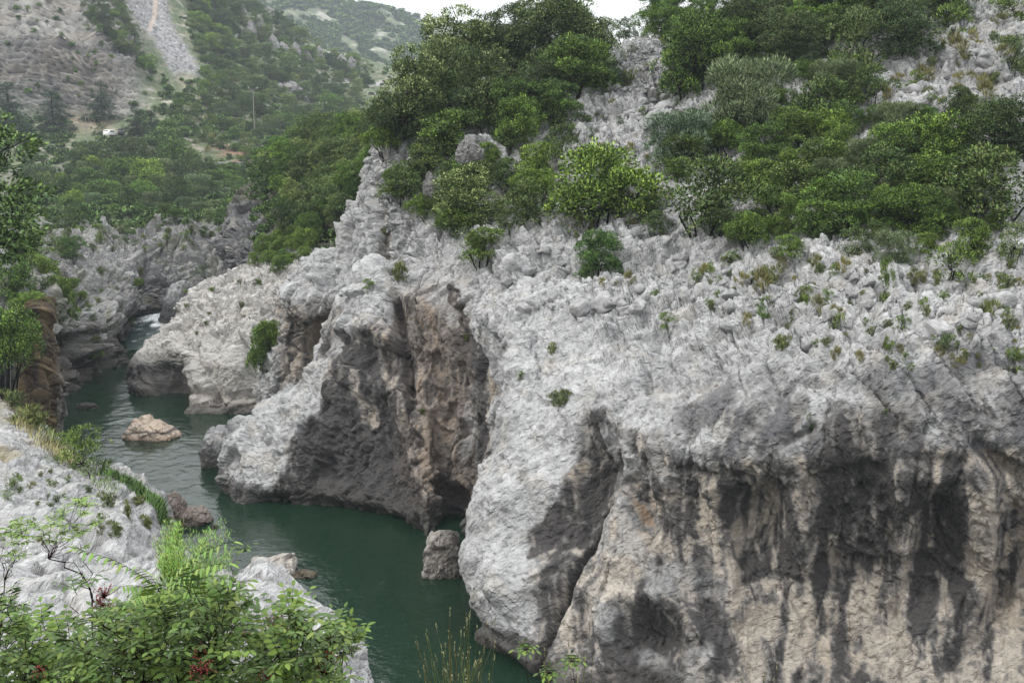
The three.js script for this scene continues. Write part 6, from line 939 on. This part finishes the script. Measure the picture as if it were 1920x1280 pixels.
// a bush whose leafy twigs fill the outline seen in the photograph, at its own depth
function pistachio(seed, roots, poly, n, D0, D1, label, opt = {}) {
  const P = new NearPlant(seed), r = P.r, xs = poly.filter((_, i) => i % 2 === 0), ys = poly.filter((_, i) => i % 2), x0 = Math.min(...xs), x1 = Math.max(...xs), y0 = Math.min(...ys), y1 = Math.max(...ys);
  const mains = roots.map(([rx, rd, tx, ty, td]) => P.stem(at(rx, 1560, rd), at(tx, ty, td), 0.009, 0.004, 0.2));
  for (let k = 0, t = 0; k < n && t < n * 40; t++) {
    const x = lerp(x0, x1, r()), y = lerp(y0, y1, r()); if (!inPoly(x, y, poly)) continue; k++;
    const D = lerp(D0, D1, r()), e = at(x, y, D); let best = null, bd = 1e9; for (const m of mains) for (const q of m.slice(2)) { const d = (q[0] - e[0]) ** 2 + (q[1] - e[1]) ** 2 * 0.6 + (q[2] - e[2]) ** 2 + 0.05 * r(); if (d < bd && q[1] < e[1] + 0.15) { bd = d; best = q; } } best = best || mains[0][3];
    const pts = P.stem(best, e, 0.0035, 0.0016, 0.08), N = pts.length, set = r() < 0.22 ? [pistLeaves[4], pistLeaves[2]] : [...pistLeaves.slice(0, 4), ...pistLeaves.slice(5)];
    for (let i = N - 3; i < N; i++) { const q = pts[i], a = r() * 6.28, d = norm3(Math.cos(a) + 0.4 * (q[0] - best[0]), 0.45 + 0.5 * r(), Math.sin(a) * 0.8 + 0.3); P.frond(set, q, d, 0.1 + 0.05 * r(), 3 + (r() < 0.4 ? 1 : 0), 0.85 + 0.4 * r(), 0.5); }
    P.frond(set, e, norm3(e[0] - best[0], Math.abs(e[1] - best[1]) + 0.05, e[2] - best[2]), 0.11, 3, 1, 0.4);
  }
  for (const [x, y, D, n, rad] of opt.berries || []) P.berry(at(x, y, D), n, rad);
  for (const s of opt.sprigs || []) { const pts = P.stem(at(s[0], s[1], s[4]), at(s[2], s[3], s[4]), 0.003, 0.0014, 0.05); const e = pts[pts.length - 1]; for (let k = 0; k < 5; k++) { const a = k * 1.25 + r(); P.frond(pistLeaves.slice(1, 4), e, norm3(Math.cos(a), 0.6, Math.sin(a)), 0.09, 2, 0.8, 0.4); } }
  return P.finish('pistachio_bush', label, 'bush');
}
pistachio(1, [[60, 5.4, 60, 1240, 5.2], [140, 5.6, 150, 1220, 5.3], [-60, 5.2, 0, 1180, 5.2]], [-60, 1150, 20, 1110, 60, 1160, 120, 1170, 170, 1190, 200, 1330, -60, 1330], 105, 4.6, 5.9, 'leafy green bush in the bottom left corner of the photo');
pistachio(2, [[230, 5.3, 240, 1180, 5.1], [330, 5.4, 320, 1160, 5.1], [420, 5.4, 430, 1170, 5.2], [280, 5.0, 270, 1240, 4.8], [380, 5.0, 390, 1240, 4.8]], [125, 1175, 200, 1130, 280, 1120, 330, 1095, 410, 1090, 465, 1130, 470, 1200, 500, 1330, 130, 1330], 215, 4.4, 5.8, 'large dense green bush with red berries at the bottom left, between the other two', { berries: [[196, 1120, 4.9, 60, 0.07], [190, 1135, 4.9, 40, 0.05], [375, 1225, 4.5, 30, 0.05], [380, 1262, 4.3, 60, 0.07], [460, 1195, 4.9, 26, 0.04], [75, 1258, 4.4, 20, 0.04]], sprigs: [[140, 1180, 138, 1105, 4.9], [175, 1130, 165, 1095, 5], [425, 1130, 445, 1035, 5.4]] });
pistachio(3, [[560, 5.2, 560, 1180, 5.0], [640, 5.4, 620, 1200, 5.1], [500, 5.2, 520, 1220, 5]], [485, 1190, 510, 1140, 560, 1135, 590, 1190, 640, 1165, 662, 1200, 640, 1240, 650, 1330, 480, 1330], 75, 4.5, 5.6, 'open bush with brownish red berry clusters at the right of the near bushes', { berries: [[515, 1175, 5, 50, 0.07], [530, 1190, 5, 40, 0.06], [620, 1240, 4.9, 50, 0.06], [605, 1262, 4.8, 40, 0.06], [500, 1270, 4.7, 40, 0.06]], sprigs: [[625, 1240, 615, 1165, 5], [640, 1250, 665, 1200, 5]] });
{ // bright ailanthus sapling rising out of the bushes
  const P = new NearPlant(44), r = P.r, top = at(300, 1110, 5.0), base = at(305, 1560, 5.4); P.stem(base, top, 0.008, 0.004, 0.1, [0.1, 0.07, 0.04]);
  const go = (x0, y0, x1, y1, D, n) => { const a = at(x0, y0, D), b = at(x1, y1, D - 0.15), d = [b[0] - a[0], b[1] - a[1] + 0.1, b[2] - a[2]]; P.frond(ailLeaves, a, d, Math.hypot(...d) * 1.05, n + 3, 0.82, 0.75, true, 0.4); };
  go(300, 1110, 186, 1035, 4.9, 9); go(300, 1110, 400, 1010, 4.9, 9); go(300, 1112, 435, 1070, 5.0, 8); go(300, 1115, 240, 1110, 5, 7); go(300, 1112, 370, 1120, 4.9, 7); go(295, 1115, 250, 1140, 4.8, 6); go(305, 1115, 400, 1050, 4.7, 8); go(300, 1112, 270, 1080, 4.7, 6);
  P.finish('ailanthus_sapling', 'bright yellow-green sapling with long feather leaves above the near bushes', 'sapling');
  const Q = new NearPlant(45), b2 = at(-30, 1200, 5.2); Q.stem(at(-30, 1560, 5.4), b2, 0.008, 0.004); for (const [x, y] of [[20, 1075], [50, 1100], [62, 1125], [40, 1150], [0, 1060]]) { const b = at(x, y, 5), d = [b[0] - b2[0], b[1] - b2[1] + 0.06, b[2] - b2[2]]; Q.frond(ailLeaves, b2, d, Math.hypot(...d), 9, 0.6, 0.6, true, 0.3); }
  Q.finish('ailanthus_sapling', 'yellow-green feather-leaved sapling at the left edge above the corner bush', 'sapling');
}
{ // twiggy shrub with red stems hanging over the white rock
  const P = new NearPlant(61), r = P.r, root = at(172, 1115, 6.4), st = [0.1, 0.03, 0.035]; P.stem(at(190, 1560, 6), root, 0.006, 0.005, 0.1, st);
  const m = P.stem(root, at(78, 1012, 6.6), 0.005, 0.003, 0.12, st); P.stem(root, at(118, 1040, 6.5), 0.003, 0.002, 0.1, st); P.stem(root, at(150, 1020, 6.5), 0.003, 0.002, 0.1, st);
  for (const [x, y] of [[80, 1005], [92, 985], [110, 1000], [120, 960], [140, 945], [150, 965], [165, 985], [145, 1000], [100, 975], [160, 950], [118, 985], [132, 1010], [150, 1030], [75, 990], [148, 935], [105, 1015]]) { const e = at(x, y, 6.5 + 0.3 * (r() - 0.5)), q = m[5]; P.stem(q, e, 0.002, 0.001, 0.08, st); for (let k = 0; k < 5; k++) { const a = r() * 6.28; P.frond(tinyLeaves, e, norm3(Math.cos(a), 0.4, Math.sin(a)), 0.07, 3, 1.2, 0.3); } }
  P.finish('twiggy_shrub', 'small-leaved shrub with dark red stems leaning over the white rock', 'shrub');
  const Q = new NearPlant(62), q0 = at(8, 1090, 6.6); Q.stem(at(-20, 1560, 6), q0, 0.005, 0.004); for (const [x, y] of [[10, 990], [25, 975], [40, 1000], [50, 985], [20, 1010], [5, 1000], [35, 1020], [30, 1045], [10, 1040], [55, 1005]]) { const e = at(x, y, 6.6 + 0.3 * (Q.r() - 0.5)); Q.stem(q0, e, 0.002, 0.001, 0.08); for (let k = 0; k < 5; k++) { const a = Q.r() * 6.28; Q.frond(tinyLeaves, e, norm3(Math.cos(a), 0.4, Math.sin(a)), 0.08, 3, 1.3, 0.3); } }
  Q.finish('twiggy_shrub', 'bright small-leaved shrub at the left edge beside the red-stemmed one', 'shrub');
}
{ // feathery tamarisk behind the sapling
  const P = new NearPlant(71), r = P.r, G = new Geo(), b0 = at(320, 1120, 8.5);
  for (let k = 0; k < 46; k++) { const e = at(lerp(285, 430, r()), lerp(985, 1090, r()), 8.5 + (r() - 0.5)), pts = P.stem(b0, e, 0.003, 0.001, 0.1, [0.11, 0.09, 0.05]); for (const q of pts.slice(3)) for (let j = 0; j < 60; j++) { const d = norm3((r() - 0.5) * 1.5, 0.6 + 0.6 * r(), (r() - 0.5)), c = [0.15, 0.215, 0.06].map((v) => v * (0.7 + 0.6 * r())); blade(G, [q[0] + (r() - 0.5) * 0.08, q[1] + (r() - 0.5) * 0.08, q[2] + (r() - 0.5) * 0.08], d, 0.022 + 0.025 * r(), 0.0035, [0, 0.8, 0.6], c, r); } }
  P.stem(at(330, 1560, 7.5), b0, 0.007, 0.005); const t = P.finish('tamarisk', 'feathery yellow-green tamarisk behind the bright sapling', 'shrub'); part('foliage', G.build(), leafMat(0.34), t);
}
{ // tall grass stalks at the bottom edge
  const r = rng(91), stalks = (x0, x1, y0, y1, n, D, root, label) => {
    const t = thing('grass_clump'); tag(t, label, 'grass');
    for (let k = 0; k < n; k++) { const G = new Geo(), x = lerp(x0, x1, r()), y = lerp(y0, y1, Math.pow(r(), 0.8)), d = D + (r() - 0.5) * 0.3, a = at(root + (r() - 0.5) * 60, 1520, D), b = at(x, y, d), c = [0.42, 0.47, 0.15].map((e) => e * (0.8 + 0.5 * r())); const pts = bend(a, b, 0.05, r, 6); limb(G, pts, 0.0021, 0.0011, c, 4); const e = pts[6], f = pts[5]; for (let j = 0; j < 10; j++) { const u = 1 - 0.28 * j / 10, q = [lerp(f[0], e[0], u * 2 - 1 < 0 ? 0 : u), lerp(f[1], e[1], u), lerp(f[2], e[2], u)]; blade(G, q, norm3((r() - 0.5) * 0.8, 1, (r() - 0.5) * 0.8), 0.013, 0.0045, [0, 0, 1], [0.45, 0.42, 0.22], r); } part('stalk', G.build(), leafMat2, t); }
    const G = new Geo(); for (let k = 0; k < n * 3; k++) { const a = at(root + (r() - 0.5) * 80, 1530, D), dx = (r() - 0.5) * 0.7, l = 0.35 + 0.3 * r(); let p = [...a], dd = norm3(dx, 1, (r() - 0.5) * 0.5); const pts = [p]; for (let j = 0; j < 6; j++) { p = [p[0] + dd[0] * l / 6, p[1] + dd[1] * l / 6, p[2] + dd[2] * l / 6]; pts.push(p); dd = norm3(dd[0] * 1.15, dd[1] - 0.12, dd[2]); } limb(G, pts, 0.003, 0.001, [0.34, 0.37, 0.12], 3); } part('blades', G.build(), leafMat2, t);
  }, leafMat2 = new THREE.MeshPhysicalMaterial({ vertexColors: true, roughness: 0.6, side: THREE.DoubleSide });
  stalks(775, 935, 1138, 1275, 60, 5.2, 860, 'clump of tall thin grass stalks against the dark water at the bottom edge');
  stalks(1010, 1170, 1190, 1275, 12, 5.2, 1080, 'few pale grass stalks at the bottom edge right of the leafy sprigs');
  for (const [x, y, l] of [[985, 1218, 'small leafy sprig at the bottom edge right of the tall grass'], [1030, 1262, 'bright leafy sprig at the bottom edge, lowest of the three'], [1072, 1240, 'leafy sprig at the bottom edge, rightmost of the three']]) { const P = new NearPlant(x), pts = P.stem(at(x + 30, 1530, 5.1), at(x, y, 5.1), 0.003, 0.0015, 0.05), e = pts[7]; for (let k = 0; k < 6; k++) { const a = k * 1.1; P.frond(pistLeaves.slice(2), e, norm3(Math.cos(a), 0.3, Math.sin(a) + 0.4), 0.06, 2, 0.8, 0.5); } P.frond(pistLeaves.slice(2), e, [0, 1, 0.3], 0.06, 2, 0.8, 0.3); P.finish('leafy_sprig', l, 'plant'); }
  stalks(1385, 1460, 1225, 1275, 6, 5.6, 1420, 'thin grass stalks at the bottom edge in front of the stained cliff');
}
// plants of the near bank further off
const NB = ['near_left_bank'];
for (const [k, x, y, w, h, l] of [['wispy', 160, 885, 135, 125, 'loose green riverside shrub before the buff boulder'], ['broom', 60, 800, 90, 44, 'green herbs at the top of the near bank'], ['broom', 25, 760, 60, 40, 'green herbs at the left edge under the brown tufa'], ['broom', 260, 945, 40, 20, 'small tuft behind the white rounded rock'], ['broom', 30, 920, 40, 40, 'small tuft in the middle of the white rock'], ['broom', 240, 970, 26, 40, 'yellowish tuft beside the rounded white rock']]) plant(k, x, y, w, h, NB, l, { name: k === 'broom' ? 'bank_plant' : 'riverside_shrub', cat: k === 'broom' ? 'plant' : 'shrub' });
scatter(71, [60, 870, 140, 900, 160, 960, 60, 960], 9, 20, ['broom'], 12, 26, 0.8, NB, 'tiny tuft in the pits of the white near bank', { cat0: 'tuft', name: 'rock_tuft', cat: 'plant', group: 'tiny tufts on the near white rock' });
scatter(72, [0, 890, 130, 900, 260, 960, 290, 1000, 180, 1010, 60, 1040, 0, 1040], 16, 30, ['broom', 'dry_tuft', 'broom', 'wispy'], 18, 52, 0.8, NB, 'small plant in a crack of the white near bank', { cat0: 'plant', name: 'crack_plant', cat: 'plant', group: 'plants in the cracks of the near bank' });
{ // grass fringes
  const r = rng(97), fringe = (pts, n, l0, l1, c, label, on, name) => { const G = new Geo(); for (let k = 0; k < n; k++) { const u = r() * (pts.length - 1), i = Math.floor(u), x = lerp(pts[i][0], pts[i + 1][0], u - i) + (r() - 0.5) * pts[i][2], y = lerp(pts[i][1], pts[i + 1][1], u - i) + (r() - 0.5) * pts[i][2] * 0.5, g = ground(x, y, on); if (!g) continue; const f = 0.7 + 0.6 * r(); blade(G, [g.p[0], g.p[1] - 0.03, g.p[2]], norm3((r() - 0.3) * 0.9, 0.8, (r() - 0.5) * 0.9), lerp(l0, l1, r()), 0.035, [0, 1, 0.2], c.map((e) => e * f), r); } tag(part(name, G.build(), leafMat(0.34), scene), label, 'grass', null, 'stuff'); };
  fringe([[190, 885, 16], [240, 905, 20], [270, 930, 20], [298, 950, 16], [308, 985, 14]], 2600, 0.2, 0.5, [0.055, 0.095, 0.024], 'dark green grass fringe along the water below the near bank', NB, 'grass_fringe');
  fringe([[30, 790, 26], [70, 820, 40], [105, 850, 30], [130, 870, 20]], 700, 0.3, 0.7, [0.2, 0.17, 0.09], 'dry straw-coloured grass hanging over the top of the near bank', NB, 'dry_grass');
  fringe([[40, 780, 30], [100, 820, 40], [150, 870, 40], [210, 920, 24]], 900, 0.2, 0.45, [0.09, 0.13, 0.03], 'fresh green grass on the top of the near bank', NB, 'green_grass');
}

// say of each scattered plant where it stands among things one can find
{
  const marks = [['the large grey wild olive', 1400, 165], ['the smaller grey wild olive', 1280, 250], ['the largest rounded bush', 1120, 330], ['the tall dark tree beside the scree', 1300, 80], ['the yellow-green round bush', 1820, 435], ['the broad blue-green bush', 1570, 370], ['the upper right rock patch', 1800, 140], ['the near scree run', 1200, 125], ['the thin-stemmed small tree', 1120, 460], ['the bedded rock plates', 1800, 610], ['the greyish oak', 880, 350], ['the tall pale cliff-top oak', 870, 90], ['the pinnacle', 710, 510], ['the white car', 205, 252], ['the tall utility pole', 475, 215], ['the distant utility pole', 606, 205], ['the red road cutting', 430, 292], ['the far scree run', 310, 80], ['the ridge pinnacles', 500, 75], ['the dark conifer clump', 275, 235], ['the dark pine under the cliff', 192, 190], ['the large round dark tree', 245, 290], ['the dark grey crag', 470, 430], ['the white rapids', 288, 615], ['the brown tufa', 70, 660], ['the layered cliff face', 120, 90], ['the buttress crest', 690, 300], ['the tallest upright plant', 1565, 610], ['the fern under the lip', 1520, 780], ['the rounded white rock', 210, 1010], ['the yellow-green lower bush', 1405, 420], ['the dark tree at the top edge', 1600, 70]];
  const keys = new Map();
  for (const e of SCATTERED) {
    const [, x, y] = e; let b = null, bd = 1e9; for (const m of marks) { const d = Math.hypot(m[1] - x, m[2] - y); if (d < bd) { bd = d; b = m; } }
    const dx = x - b[1], dy = y - b[2], h = dx > 0 ? 'right of' : 'left of', v = dy > 0 ? 'below' : 'above', a = Math.abs(dx), c = Math.abs(dy);
    const where = bd < 22 ? 'right beside' : a > 2.2 * c ? h : c > 2.2 * a ? v : v + ' and ' + h, far = bd > 75 ? 'well ' : ''; const key = e[3] + ' ' + far + where + ' ' + b[0]; if (!keys.has(key)) keys.set(key, []); keys.get(key).push(e);
  }
  const nth = ['leftmost', 'second', 'third', 'fourth', 'fifth', 'sixth', 'seventh', 'eighth', 'ninth'];
  for (const [key, l] of keys) { l.sort((p, q) => p[1] - q[1]); l.forEach((e, i) => { e[0].userData.label = l.length > 1 ? (i === l.length - 1 ? 'rightmost' : nth[i]) + ' ' + key : key; }); }
}
renderer.render(scene, camera);
